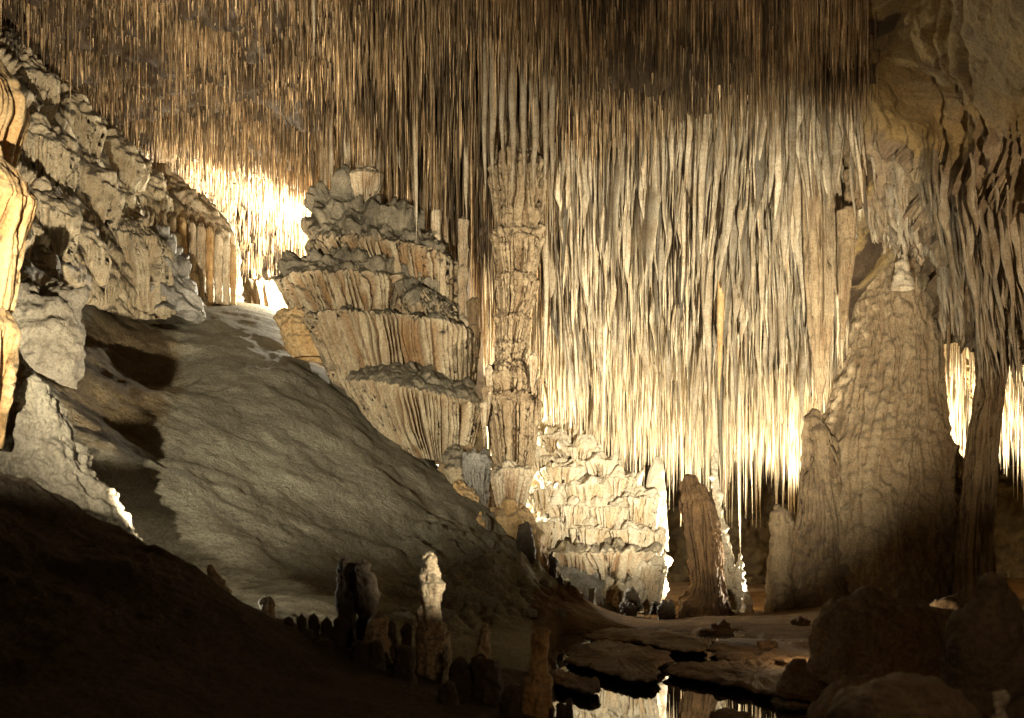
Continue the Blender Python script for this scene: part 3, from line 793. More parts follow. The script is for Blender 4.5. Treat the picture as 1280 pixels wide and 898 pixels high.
# --- stump and white pillar
mkbody('stalagmite_stump', [(596, 862, 868), (604, 850, 882, .2), (625, 849, 893, .4), (650, 850, 900, .7), (690, 855, 904, 1), (730, 860, 906, .8), (752, 850, 912, .3), (775, 838, 920, .2)], 25.8, 'mud',
       label='brown fluted stalagmite stump left of the white pillar', cat='stalagmite', nu=200, nv=140, nfl=22, amp=.12, lump=.16, lscale=2.4, seed=151)
t = thing('white_pillar', 'crooked white pillar glowing right of the brown stump', 'column', P(918, 764, 26.4))
mkbody('shaft', [(560, 892, 896), (590, 889, 899), (620, 889, 902), (645, 892, 905), (680, 898, 914, .3), (710, 902, 921, .5), (740, 906, 928, .5), (770, 908, 940)], 26.2, 'pale', t, nu=90, nv=120, nfl=12, amp=.06, lump=.14, lscale=4, seed=152)
mkbody('side_branch', [(692, 924, 927), (705, 919, 929), (722, 916, 931, .5), (745, 917, 936), (768, 918, 942)], 26.1, 'pale', t, nu=50, nv=50, lump=.12, lscale=5, seed=153)

# --- right giant column
t = thing('giant_column', 'huge brown column with a broad base on the right', 'column', P(1110, 765, 26))
mkbody('shaft', [(290, 1088, 1156), (298, 1078, 1164), (318, 1074, 1168), (345, 1070, 1170), (380, 1064, 1173, .3), (425, 1058, 1176, .5), (470, 1046, 1178, .6), (515, 1034, 1182, .6), (560, 1020, 1188, .5),
                 (620, 1010, 1196, .4), (690, 1000, 1205, .2), (790, 990, 1215)], 26.2, 'tan', t, nu=420, nv=260, nfl=36, amp=.1, warp=1.2, lump=.13, lscale=2.2, rough=.1, seed=161, depth=.85, big=.08)
mkbody('left_buttress', [(512, 1010, 1022), (522, 1004, 1030), (545, 1002, 1045, .3), (600, 1000, 1062, .6), (650, 997, 1075, .8), (700, 985, 1085, .5), (740, 975, 1095, .2), (785, 966, 1100)], 25.6, 'brown', t,
       nu=220, nv=150, nfl=22, amp=.1, lump=.2, lscale=1.9, seed=162)
mkbody('right_buttress', [(545, 1182, 1190), (560, 1174, 1200), (590, 1168, 1214, .3), (630, 1160, 1232, .6), (680, 1150, 1240, .8), (730, 1145, 1244, .6), (785, 1140, 1250)], 25.6, 'tan', t,
       nu=220, nv=140, nfl=26, amp=.1, lump=.24, lscale=2, seed=163)
mkbody('stalagmite', [(318, 1126, 1131), (328, 1120, 1135), (342, 1117, 1139), (362, 1113, 1143)], 24.6, 'cream', label='small cone stalagmite on top of the giant column', cat='stalagmite', nu=50, nv=36, lump=.05, seed=164)
mkbody('stalagmite', [(633, 966, 980), (640, 962, 990), (670, 962, 992), (710, 958, 990), (775, 955, 995)], 25.0, 'brown', label='narrow grey-brown stalagmite against the left foot of the giant column', cat='stalagmite', nu=90, nv=70, lump=.12, lscale=3, seed=165)
mkbody('right_column', [(250, 1225, 1275, .4), (330, 1216, 1278, .8), (400, 1214, 1268, .8), (436, 1218, 1264, .5), (470, 1220, 1259, .5), (520, 1214, 1252, .6), (570, 1206, 1247, .6), (620, 1200, 1244, .7), (680, 1196, 1240, .7), (780, 1190, 1240)],
       24.4, 'tan', label='brown drapery column leaning at the right of the giant column', cat='column', nu=160, nv=200, nfl=16, amp=.1, lump=.08, lscale=2.4, seed=166, depth=1)
mkbody('long_stalactite', [(60, 1012, 1034, .4), (120, 1006, 1042, .6), (200, 1002, 1046, .8), (280, 1003, 1048, 1), (350, 1005, 1048, 1), (400, 1009, 1045, .8), (440, 1013, 1040, .6), (470, 1017, 1035, .4), (500, 1021, 1029), (514, 1023, 1027)],
       22.3, 'tanbrown', label='long massive stalactite with pointed tip left of the giant column', cat='stalactite', nu=120, nv=240, nfl=11, amp=.12, warp=.7, lump=.07, lscale=2.5, seed=167, depth=.9)
mkbody('stalactite', [(258, 1050, 1066), (262, 1045, 1072), (300, 1046, 1071, .5), (350, 1047, 1066, .6), (400, 1048, 1060, .6), (425, 1050, 1056)], 20.9, 'brown',
       label='broken flat-topped stalactite beside the long massive stalactite', cat='stalactite', nu=70, nv=80, nfl=8, amp=.06, lump=.05, seed=168)
mkbody('stalagmite', [(150, 1054, 1070), (158, 1050, 1076), (185, 1052, 1078), (208, 1056, 1080, .4), (214, 1052, 1082), (232, 1056, 1081, .6), (262, 1055, 1078, .6)], 21.0, 'brown',
       label='dark jointed column stub in the niche above the broken stalactite', cat='column', nu=80, nv=90, nfl=12, amp=.06, lump=.08, lscale=3, seed=169)
print('right', time.time() - T0)

# ------------------------------------------------------------------ hanging things
def hangers(x, y, ztop, length, rad, rings, sides, sway, taper, wob=0., flat=1.0, ang=None, seed=1, kn=.0):
    """K tapered hanging tubes -> verts (K, rings, sides, 3)"""
    K = len(x)
    t = np.linspace(0, 1, rings)[None, :]
    tp = np.broadcast_to(np.asarray(taper, float), (K,))[:, None]
    r = rad[:, None] * (1 - t ** tp * .93)
    if kn:
        rg = np.random.default_rng(seed + 5)
        r = r * (1 + kn * rg.uniform(-1, 1, (K, rings)))
    cx = x[:, None] + sway[:, None] * t * length[:, None]
    cyy = np.broadcast_to(y[:, None], cx.shape).copy()
    if wob:
        rg = np.random.default_rng(seed)
        ph = rg.uniform(0, 6.28, K)[:, None]
        fr = rg.uniform(2, 6, K)[:, None]
        cx = cx + wob * rad[:, None] * np.sin(ph + fr * t * 2) * 2.5
        cyy = cyy + wob * rad[:, None] * np.cos(ph * 1.7 + fr * t * 2) * 1.5
    zz = ztop[:, None] - t * length[:, None]
    a = np.linspace(0, 2 * math.pi, sides, endpoint=False)
    if ang is None: ang = np.zeros(K)
    ca, sa = np.cos(a)[None], np.sin(a)[None] * flat
    ex = ca * np.cos(ang)[:, None] - sa * np.sin(ang)[:, None]
    ey = ca * np.sin(ang)[:, None] + sa * np.cos(ang)[:, None]
    V = np.empty((K, rings, sides, 3))
    V[..., 0] = cx[..., None] + r[..., None] * ex[:, None, :]
    V[..., 1] = cyy[..., None] + r[..., None] * ey[:, None, :]
    V[..., 2] = zz[..., None]
    return V

def hang_quads(K, rings, sides):
    base = np.arange(K)[:, None, None] * rings * sides
    i, j = np.meshgrid(np.arange(rings - 1), np.arange(sides), indexing='ij')
    j2 = (j + 1) % sides
    q = np.stack([i * sides + j, (i + 1) * sides + j, (i + 1) * sides + j2, i * sides + j2], -1).reshape(-1, 4)
    return (base.reshape(-1, 1, 1) + q[None]).reshape(-1, 4)

def pick_and_build(name, V, tone, mat, nbig, singles, stuff_name, group=None):
    """the nbig largest in the frame become objects of their own, the rest one object"""
    K, R, Sd, _ = V.shape
    top, tip = V[:, 0].mean(1), V[:, -1].mean(1)
    px = 640 + tip[:, 0] / tip[:, 1] * F
    pyt = H - (tip[:, 2] - CZ) / tip[:, 1] * F
    rad = np.linalg.norm(V[:, R // 2] - V[:, R // 2].mean(1, keepdims=True), axis=-1).max(1)
    size = rad / tip[:, 1] * np.minimum(np.abs(top[:, 2] - tip[:, 2]) / tip[:, 1], .12) * F * F
    ok = (px > 5) & (px < 1275) & (pyt > 30) & (pyt < 720)
    score = np.where(ok, size, -1)
    order = np.argsort(-score)
    big = order[:nbig][score[order[:nbig]] > 0]
    mask = np.ones(K, bool)
    mask[big] = False
    q1 = hang_quads(1, R, Sd)
    for i in big:
        v = V[i].reshape(-1, 3)
        lab, grp = singles(px[i], pyt[i], tone[i], abs(top[i, 2] - tip[i, 2]))
        put(name, v, q1, mat, attrs={'tone': np.full(len(v), tone[i])}, label=lab, cat='stalactite', group=grp, base=tuple(top[i]))
    rest = V[mask]
    tt = np.repeat(tone[mask], R * Sd)
    put(stuff_name, rest.reshape(-1, 3), hang_quads(len(rest), R, Sd), mat, attrs={'tone': tt}, kind='stuff', base=(0, 20, 11),
        label={'soda_straws': 'dense thicket of thin brown soda straws covering the cave ceiling', 'stalactite_fringe': 'dense curtain of pale stalactites hanging from the sloping ceiling',
               'drapery_thicket': 'wavy stone draperies crowding the sloping ceiling'}.get(stuff_name), cat='stalactites')

def mask_right(px, Y):
    return px < 1075 - (Y - 20) * 3

# soda straws over the whole ceiling
def straws():
    n = 25000
    px = RNG.uniform(-120, 1110, n)
    Y = 1 / RNG.uniform(1 / 27., 1 / 16.5, n)
    n2 = 8500                                                 # the slot
    px = np.concatenate([px, RNG.uniform(90, 470, n2), RNG.uniform(-40, 480, 7000)])
    Y = np.concatenate([Y, RNG.uniform(24, 41, n2), 1 / RNG.uniform(1 / 30., 1 / 17.5, 7000)])
    lim = np.where(px > 690, 23.0 - (px - 690) * .004, 99)
    keep = (Y < lim) & mask_right(px + RNG.normal(0, 14, len(px)), Y)
    px, Y = px[keep], Y[keep]
    K = len(px)
    x = (px - 640) / F * Y
    z = ceil_z(x, Y) + .15
    q = np.stack([x, Y, z], -1)
    clump = fbm(q, .9, 3, 61)
    ln = RNG.gamma(2.6, .11, K) * (1 + clump * 1.0) + .2
    ln = np.where((px < 420) & (Y < 26), ln * .62, ln)
    ln = np.where(px > 470, ln * 1.45, ln)
    zone = np.exp(-((px - 560) / 150) ** 2) * sstep(20.5, 23, Y)
    ln *= 1 + 1.3 * zone
    ln = np.where(RNG.random(K) < .035, ln + RNG.uniform(.5, 1.2, K), ln)
    rad = RNG.uniform(.008, .019, K) * (1 + .3 * (Y > 26)) * (1 + .6 * zone)
    fat = RNG.random(K) < .09
    rad = np.where(fat, rad * RNG.uniform(1.8, 4.2, K), rad)
    tone = RNG.normal(-.33, .3, K) + clump * 1.2
    tone = np.where(RNG.random(K) < .13, tone + 1.5, tone)
    V = hangers(x, Y, z, ln, rad, 5, 5, RNG.normal(0, .004, K), np.where(fat, 1.1, 3.0), wob=.07, kn=.15)
    def lab(px, py, tn, ln_):
        if px < 420 and py > 160: where, g = ('in the glowing slot' if px > 270 else 'over the crest of the left wall'), 'stalactites above the bright slot'
        elif px < 330: where, g = ('near the top edge above the left wall' if py < 110 else 'low over the left wall'), 'soda straws above the left wall'
        elif px < 480: where, g = ('high above the mushroom-shaped stalagmite' if py < 130 else 'just above the mushroom-shaped stalagmite'), 'soda straws above the middle mound'
        elif px < 600: where, g = ('high above the mound\'s right shoulder' if py < 130 else 'low over the mound\'s right shoulder'), 'soda straws above the middle mound'
        elif px < 700: where, g = ('high above the middle column' if py < 130 else 'beside the head of the middle column'), 'soda straws above the middle column'
        elif px < 860: where, g = 'over the left half of the drapery wall', 'soda straws above the drapery wall'
        else: where, g = 'over the right half of the drapery wall', 'soda straws above the drapery wall'
        return ('%s %s soda straw hanging %s' % ('long' if ln_ > 1.1 else 'short' if ln_ < .7 else 'medium', 'pale' if tn > .35 else 'dark brown' if tn < -.3 else 'brown', where), g)
    pick_and_build('soda_straw', V, np.clip(tone, -.8, 1.7), M['straw'], 300, lab, 'soda_straws')
straws()

# stalactite curtain at the back, right of the middle column, and behind the giant column
def curtain():
    n = 7200
    px = RNG.uniform(596, 1330, n)
    Y = RNG.uniform(23.5, 31.2, n)
    keep = (px > 605) & ~((px < 700) & (Y < 25.5)) & ~((px > 1060) & (Y < 26.5))
    px, Y = px[keep], Y[keep]
    K = len(px)
    x = (px - 640) / F * Y
    z = ceil_z(x, Y) + .2
    q = np.stack([x, Y, z], -1)
    cl = fbm(q * [1, .4, 0], .8, 3, 71)
    ln = RNG.gamma(5, .2, K) * (1 + cl * 1.0) + .4
    rad = RNG.uniform(.018, .05, K)
    fat = RNG.random(K) < .1
    rad = np.where(fat, rad * RNG.uniform(1.3, 2.2, K), rad)
    ln = np.where(fat, ln * 1.25, ln)
    ln = np.where((px > 835) & (px < 1010) & (Y > 27.5) & (RNG.random(K) < .35), ln * RNG.uniform(1.2, 1.75, K), ln)
    ln = np.minimum(ln, z - P(0, 655, 1)[2] * 0 - 2.1)
    tone = np.clip(RNG.normal(-.12, .34, K), -.78, .35)
    V = hangers(x, Y, z, ln, rad, 8, 6, RNG.normal(0, .006, K), 1.5, wob=.08, kn=.2)
    def lab(px, py, tn, ln_):
        if px > 1245: where, g = 'at the right edge beyond the leaning drapery column', 'stalactites behind the giant column'
        elif px > 1150: where, g = 'in the bright gap right of the giant column', 'stalactites behind the giant column'
        elif px < 700: where, g = 'beside the middle column', 'stalactites beside the middle column'
        elif px < 775: where, g = 'over the crest of the white cascade', 'stalactites above the white cascade'
        elif px < 850: where, g = 'over the right shoulder of the white cascade', 'stalactites above the white cascade'
        elif px < 915: where, g = 'above the brown stump', 'stalactites left of the giant column'
        elif px < 965: where, g = 'right of the white pillar', 'stalactites left of the giant column'
        else: where, g = 'close to the left foot of the giant column', 'stalactites left of the giant column'
        return ('%s %s stalactite %s, %s' % ('long' if ln_ > 1.7 else 'short' if ln_ < 1.2 else 'medium', 'cream' if tn > .05 else 'tan' if tn < -.15 else 'pale tan', where, 'tip low' if py > 560 else 'tip high' if py < 470 else 'tip midway'), g)
    pick_and_build('stalactite', V, tone, M['fringe'], 300, lab, 'stalactite_fringe')
curtain()

# wavy draperies on the upper half of the drapery wall and round the giant column
def draperies():
    rg = np.random.default_rng(5)
    a = rg.uniform(686, 1070, 2300); b = rg.uniform(20.2, 25.6, 2300)
    lim = 22.0 - (a - 690) * .005
    k = b > lim
    a, b = a[k], b[k]
    a2 = rg.uniform(1150, 1330, 150); b2 = rg.uniform(22.5, 25, 150)
    k = (b2 > 22.2 - (a2 - 1075) * .009)
    a2, b2 = a2[k], b2[k]
    px, Y = np.concatenate([a, a2]), np.concatenate([b, b2])
    K = len(px)
    x = (px - 640) / F * Y
    z = ceil_z(x, Y) + .3
    q = np.stack([x, Y, z], -1)
    dirn = fbm(q * [.25, .1, .1], 1.0, 2, 81)
    sway = dirn * .35 + .06 + rg.normal(0, .025, K)
    ln = rg.gamma(6, .22, K) + .4
    ln[len(a):] *= .8
    rad = rg.uniform(.022, .07, K)
    blade = rg.random(K) < .2
    rad = np.where(blade, rg.uniform(.09, .19, K), rad)
    ln = np.where(blade, ln * 1.25, ln)
    tone = np.clip(rg.normal(0, .2, K), -.5, .4)
    # ribs running down the face round the giant column start on that face
    fc = FACE[0]
    fpx = 640 + F * fc[:, 0] / fc[:, 1]
    fc = fc[(fpx > 1062) & (fpx < 1310)]
    fc = fc[rg.integers(0, len(fc), 620)]
    fby = H - F * (fc[:, 2] - CZ) / fc[:, 1]
    fc = fc[(rg.random(len(fc)) < sstep(150, 330, fby)) & (fby < 430)]
    m = len(fc)
    x = np.concatenate([x, fc[:, 0]]); Y = np.concatenate([Y, fc[:, 1] - .02]); z = np.concatenate([z, fc[:, 2] + .15])
    ln = np.concatenate([ln, rg.gamma(5, .22, m) + .3]); rad = np.concatenate([rad, rg.uniform(.04, .12, m)])
    sway = np.concatenate([sway, rg.normal(.1, .05, m)]); tone = np.concatenate([np.clip(rg.normal(-.08, .36, K), -.75, .5), np.clip(rg.normal(-.15, .15, m), -.5, .3)])
    K = K + m
    # nothing hangs down in front of the giant column's body or across the bright gaps beside it
    pxx = 640 + F * x / Y
    pyl = np.interp(pxx, [1030, 1046, 1060, 1170, 1176, 1214, 1218, 1262, 1268, 1400], [560, 420, 300, 325, 430, 430, 600, 600, 500, 500])
    zl = CZ + (H - pyl) / F * Y
    ln = np.minimum(ln, np.maximum(z - zl - rg.uniform(0, .6, K), .35))
    keep = z - ln > zl - .5
    x, Y, z, ln, rad, sway, tone = [v[keep] for v in (x, Y, z, ln, rad, sway, tone)]
    K = len(x)
    V = hangers(x, Y, z, ln, rad, 16, 8, sway, 3.0, wob=.09, flat=.3, ang=rg.uniform(-.9, .9, K) + math.pi / 2 * (rg.random(K) < .35), kn=.12)
    def lab(px, py, tn, ln_):
        if px > 1045: return ('%s brown drapery ridge hanging %s of the giant column' % ('long' if ln_ > 1.4 else 'short', 'right' if px > 1170 else 'round the top'), 'draperies round the giant column')
        where = 'beside the middle column' if px < 740 else 'left of the long smooth stalactite' if px < 870 else 'right of the long smooth stalactite' if px < 960 else 'next to the massive pointed stalactite'
        return ('%s %s drapery %s, %s' % ('long' if ln_ > 2 else 'short' if ln_ < 1.4 else 'medium', 'pale tan' if tn > .1 else 'brown' if tn < -.1 else 'tan', where, 'high on the wall' if py < 270 else 'low on the wall' if py > 360 else 'halfway up the wall'), 'draperies of the drapery wall')
    pick_and_build('drapery', V, tone, M['drape'], 260, lab, 'drapery_thicket')
draperies()

# named big hangers
def hang_one(name, px, py0, py1, wd, Y, mat, label, sway=0., tone=0., rings=14, flat=.8):
    z0, z1 = CZ + (H - py0) / F * Y, CZ + (H - py1) / F * Y
    z0 = max(z0, float(ceil_z(np.array([(px - 640) / F * Y]), np.array([Y]))[0]) + .3)
    V = hangers(np.array([(px - 640) / F * Y]), np.array([Y]), np.array([z0]), np.array([z0 - z1]), np.array([wd / 2 / F * Y]), rings, 10, np.array([sway]), 2.2, wob=.08, flat=flat, seed=int(px), kn=.1)
    put(name, V.reshape(-1, 3), hang_quads(1, rings, 10), M[mat], attrs={'tone': np.full(rings * 10, tone)}, label=label, cat='stalactite', base=P(px, py0, Y))
for a in [('stalactite', 347, -60, 22, 7, 17, 'pale', 'thick white stalactite at the top edge left of centre'),
          ('stalactite', 392, -80, 70, 7, 18, 'cream', 'knobbly pale stalactite at the top edge, right of the thick white one'),
          ('stalactite', 885, 200, 478, 20, 23.2, 'drape', 'long smooth grey-tan stalactite in the middle of the drapery wall'),
          ('stalactite', 900, 330, 500, 12, 23.3, 'warm', 'orange-edged stalactite right of the long smooth grey-tan one'),
          ('stalactite', 925, 440, 696, 7, 27.3, 'pale', 'longest thin white stalactite nearly touching the white pillar'),
          ('stalactite', 895, 440, 640, 13, 26.6, 'pale', 'thick white stalactite meeting the white pillar'),
          ('stalactite', 762, 350, 520, 9, 25.6, 'fringe', 'long cream stalactite above the crest of the white cascade'),
          ('stalactite', 520, 160, 300, 7, 23.6, 'pale', 'long white stalactite hanging behind the middle mound'),
          ('stalactite', 583, 220, 276, 8, 24, 'cream', 'stubby stalactite above the tall jointed column'),
          ('stalactite', 405, 190, 262, 16, 26.5, 'drape', 'broad tan stalactite at the right side of the bright slot'),
          ('stalactite', 1240, 170, 440, 20, 22.6, 'cream', 'pale grey stalactite ridge in front of the right drapery column'),
          ('stalactite', 1185, 380, 486, 9, 24.5, 'brown', 'pointed brown stalactite right of the giant column'),
          ('stalactite', 1272, 200, 470, 16, 21.5, 'drape', 'brown stalactite cut by the right edge of the view'),
          ('stalactite', 1130, 240, 330, 14, 23.8, 'drape', 'short tan stalactite just above the giant column'),
          ('stalactite', 682, 260, 480, 8, 23.2, 'cream', 'long cream stalactite hanging close right of the middle column'),
          ('stalactite', 703, 300, 545, 8, 25.4, 'fringe', 'long cream stalactite whose tip nearly reaches the cascade crest')]:
    hang_one(*a)
for k, (px, b, wd) in enumerate([(616, 232, 12), (628, 222, 9), (641, 246, 11), (655, 226, 10), (668, 238, 13), (681, 228, 10), (690, 262, 8), (606, 250, 9)]):
    hang_one('stalactite', px, 150, b, wd, 21.1, 'drape', '%s stalactite reaching down over the head of the middle column' % ['leftmost broad', 'left slim', 'longest central', 'central slim', 'broad right', 'slim right', 'outer right', 'outer left'][k], tone=-.2)
# thick tan stalactites behind the mound
rg = np.random.default_rng(9)
for k in range(46):
    px = rg.uniform(402, 604)
    Y = rg.uniform(24.5, 27)
    z0 = float(ceil_z(np.array([(px - 640) / F * Y]), np.array([Y]))[0])
    py0 = H - (z0 + .3 - CZ) / Y * F
    hang_one('stalactite', px, py0, rg.uniform(215, 300), rg.uniform(5, 13), Y, 'drape' if k % 3 else 'brown', 'long tan stalactite in the brown cluster hanging above the middle mound', tone=rg.uniform(-.3, .3))
for o in COL.objects:
    if o.get('label', '').startswith('long tan stalactite in the brown cluster'):
        o['group'] = 'stalactites above the middle mound'
print('hangers', time.time() - T0)

# ------------------------------------------------------------------ terrace shelves, pebbles
def slab(outline, z, th, mat, label, seed, name='rimstone_shelf'):
    """irregular flat shelf from a pixel outline lying on height z"""
    pts = []
    for px, py in outline:
        Y = F * (CZ - z) / (py - H)
        pts.append(((px - 640) / F * Y, Y))
    A = np.array(pts)
    n = 260
    d = np.concatenate([[0], np.cumsum(np.linalg.norm(np.diff(np.vstack([A, A[:1]]), axis=0), axis=1))])
    t = np.linspace(0, d[-1], n, endpoint=False)
    B = np.vstack([A, A[:1]])
    C_ = np.stack([np.interp(t, d, B[:, 0]), np.interp(t, d, B[:, 1])], -1)
    for _ in range(3):
        C_ = (np.roll(C_, 1, 0) + 2 * C_ + np.roll(C_, -1, 0)) / 4
    c = C_.mean(0)
    q3 = np.concatenate([C_, np.full((n, 1), seed * 3.3)], 1)
    C_ = c + (C_ - c) * (1 + (fbm(q3, 1.6, 4, seed) * .2)[:, None] + (billow(q3 * 1.0, 4.0, 3, seed) * .1 - .05)[:, None])
    CS = C_.copy()
    for _ in range(40):
        CS = (np.roll(CS, 1, 0) + 2 * CS + np.roll(CS, -1, 0)) / 4
    rings = []
    prof = [(.0, 0), (.15, 0), (.3, 0), (.45, 0), (.6, 0), (.72, 0), (.82, 0), (.9, 0), (.95, -.004), (.985, -.015), (1, -.04), (.995, -th * .6), (.96, -th), (.85, -th * 1.05), (.6, -th * 1.1), (.3, -th * 1.1), (0.01, -th * 1.1)]
    for s, dz in prof:
        R = np.empty((n, 3))
        R[:, :2] = c + (CS * (1 - s ** 4) + C_ * s ** 4 - c) * max(s, .002)
        R[:, 2] = z + dz
        rings.append(R)
    G = np.stack(rings, 1)
    w_ = np.array([min(1, p[0] * 3) if p[1] > -th * .5 else .4 for p in prof])[None]
    G[..., 2] += fbm(G, 2.5, 5, seed + 3, .6) * .05 * w_ + (billow(G, 6, 3, seed) - .5) * .05 * w_
    put(name, G, grid_quads(n, len(prof)), M[mat], label=label, cat='rimstone', group='rimstone shelves over the pool')
shelves = [
    ([(703, 812), (722, 802), (760, 800), (800, 804), (838, 812), (842, 824), (826, 832), (820, 842), (800, 847), (770, 840), (740, 835), (712, 825)], 'large rounded rimstone shelf in the middle of the pool'),
    ([(735, 788), (780, 784), (840, 788), (885, 800), (880, 812), (840, 810), (800, 800), (760, 799), (738, 797)], 'long rimstone shelf behind the large rounded one'),
    ([(832, 832), (870, 826), (910, 822), (960, 824), (1030, 834), (1030, 872), (985, 872), (930, 856), (890, 848), (850, 842), (836, 838)], 'broad rimstone shelf right of the large rounded one'),
    ([(884, 800), (920, 796), (980, 796), (1060, 800), (1060, 826), (990, 826), (930, 822), (900, 820), (886, 812)], 'rimstone shelf behind the broad right shelf'),
    ([(672, 838), (690, 834), (715, 838), (730, 846), (750, 848), (750, 858), (740, 864), (722, 858), (700, 852), (680, 846)], 'narrow rimstone tongue at the left of the pool'),
    ([(885, 888), (905, 883), (935, 888), (950, 900), (960, 925), (930, 920), (895, 905)], 'rimstone shelf at the bottom edge right of the pool'),
]
for k, (o_, l_) in enumerate(shelves):
    slab(o_, .0 - .012 * (k % 3), .065, 'mud', l_, 201 + k)

def blob(name, px, py, wd, ht, Y, mat, label, cat='rock', group=None, seed=1, nu=60, nv=40, lump=.15):
    """rock sitting on (px, py) foot"""
    rows = [(py - ht, px - wd * .2, px + wd * .2), (py - ht * .88, px - wd * .38, px + wd * .36), (py - ht * .5, px - wd * .5, px + wd * .48), (py - ht * .1, px - wd * .5, px + wd * .5), (py + ht * .3 + 3, px - wd * .45, px + wd * .45)]
    mkbody(name, rows, Y, mat, label=label, cat=cat, group=group, nu=nu, nv=nv, lump=lump * wd / F * Y, lscale=2.2 / (wd / F * Y + .05), rough=.08 * wd / F * Y, seed=seed, big=.12)

def fy(py): return F * CZ / (py - H)
for k, a in enumerate([
        ('rock', 833, 770, 24, 18, fy(770), 'dark', 'small dark rock at the back of the terrace below the stump'),
        ('rock', 786, 764, 22, 10, fy(764), 'dark', 'flat dark rock under the pointed stone on the terrace'),
        ('rock', 900, 782, 30, 5, 17, 'mud', 'flat pebble on the terrace behind the right shelves'),
        ('rock', 960, 808, 26, 8, 13.6, 'mud', 'loose stone on the brown terrace at right'),
        ('rock', 925, 792, 14, 3, 15.6, 'cream', 'thin pale pebble on the brown terrace'),
        ('rock', 1000, 780, 26, 10, 17.5, 'mud', 'brown stone at the left foot of the right boulders')]):
    blob(*a, seed=220 + k)
for k, a in enumerate([
        (790, 760, 26, 26, 'dark', 'pointed dark stone standing at the back edge of the terrace'),
        (727, 753, 9, 14, 'dark', 'short dark stalagmite before the grey foot of the cascade, leftmost on the terrace edge'),
        (747, 755, 10, 17, 'grey', 'grey stub stalagmite right of the leftmost dark one on the terrace edge'),
        (770, 754, 9, 16, 'cream', 'pale stub stalagmite before the white cascade'),
        (820, 764, 18, 12, 'dark', 'low dark stub at the right end of the white cascade'),
        (934, 762, 16, 24, 'brown', 'short brown stalagmite just right of the white pillar'),
        (838, 762, 10, 12, 'dark', 'tiny dark stub left of the brown stump')]):
    px, py, wd, ht, m, l = a
    Y = min(24.5, fy(py))
    mkbody('stalagmite', [(py - ht, px - wd * .18, px + wd * .18), (py - ht * .85, px - wd * .36, px + wd * .3), (py - ht * .4, px - wd * .44, px + wd * .42), (py + 4, px - wd * .55, px + wd * .6)], Y, m,
           label=l, cat='stalagmite', nu=44, nv=36, lump=.06, lscale=4, seed=240 + k)

# loose stones scattered over the slope
rg = np.random.default_rng(12)
spots = [(425, 690, 16, 10), (480, 698, 10, 5), (580, 716, 14, 8), (305, 578, 10, 8), (680, 730, 16, 14), (605, 655, 22, 20), (612, 680, 16, 14), (640, 700, 18, 14), (560, 700, 12, 8), (655, 740, 14, 10),
         (620, 745, 16, 9), (585, 755, 14, 7), (540, 730, 12, 7), (500, 730, 14, 7), (665, 765, 18, 9), (350, 690, 10, 5), (702, 765, 14, 8), (525, 640, 10, 6), (470, 660, 12, 6), (410, 590, 9, 5)]
def slope_hit(px, py):
    Y = np.linspace(10.5, 29, 400)
    x = (px - 640) / F * Y
    d = gz(x, Y) - (CZ + (H - py) / F * Y)
    i = np.argmax(d > 0)
    return Y[i] if d[i] > 0 else None
for k, (px, py, wd, ht) in enumerate(spots[4:6] + spots[6:8] + spots[9:12] + spots[14:15] + spots[16:17]):
    wd, ht = wd * .8, ht * .7
    Y = slope_hit(px, py)
    if Y is None: continue
    blob('stone', px, py + 2, wd, ht, Y - .1, 'ledge', 'loose stone half sunk in the grey slope', 'stone', 'stones scattered on the grey slope', seed=260 + k, nu=30, nv=20)

# ------------------------------------------------------------------ foreground stalagmites
def stal(name, rows, Y, mat, label, group=None, **kw):
    mkbody(name, rows, Y, mat, label=label, cat='stalagmite', group=group, **kw)
stal('stalagmite', [(690, 532, 542), (696, 527, 547), (712, 526, 549), (722, 524, 553), (730, 523, 556), (742, 523, 553), (756, 523, 550), (765, 522, 552), (778, 520, 557), (800, 520, 564), (830, 520, 565), (855, 522, 563), (880, 515, 568), (900, 510, 575)],
     9.4, 'cream', 'tallest pale banded stalagmite in the foreground', nu=150, nv=200, lump=.035, lscale=5, rough=.03, seed=301, big=.1)
stal('stalagmite', [(696, 424, 436), (702, 421, 442), (720, 419, 446), (726, 418, 448), (745, 418, 446), (770, 420, 444), (800, 418, 448), (840, 415, 450)], 9.6, 'dark', 'left half of the twin dark stalagmites left of the tallest one', nu=110, nv=110, lump=.035, lscale=5, seed=302, big=.12)
stal('stalagmite', [(699, 448, 458), (704, 443, 463), (716, 442, 463), (722, 441, 472), (740, 442, 475), (758, 444, 474), (772, 448, 470), (800, 446, 474), (840, 444, 476)], 9.5, 'dark', 'right half of the twin dark stalagmites, with a lit right rim', nu=110, nv=110, lump=.035, lscale=5, seed=303, big=.12)
stal('stalagmite', [(764, 468, 480), (772, 460, 485), (790, 456, 487), (830, 452, 490)], 9.2, 'cream', 'blunt tan stalagmite in front of the twin dark ones', nu=80, nv=70, lump=.025, lscale=5, seed=304)
stal('stalagmite', [(778, 601, 608), (784, 597, 613), (800, 594, 614), (818, 591, 613), (822, 590, 616)], 8.6, 'cream', 'pale pointed tip set on a dark stump right of the tallest stalagmite', nu=70, nv=60, lump=.04, lscale=6, seed=305)
stal('stalagmite', [(820, 592, 618), (824, 589, 626), (850, 588, 628), (880, 586, 630), (930, 580, 634)], 8.6, 'dark', 'dark stump carrying a pale pointed tip', nu=90, nv=70, lump=.035, lscale=5, seed=306)
stal('stalagmite', [(785, 672, 682), (790, 666, 688), (808, 665, 687), (822, 663, 685), (840, 660, 686), (846, 656, 690), (880, 650, 692), (930, 640, 696)], 8.2, 'warm', 'brown stalagmite with rounded head left of the pool', nu=100, nv=110, lump=.025, lscale=5, seed=307)
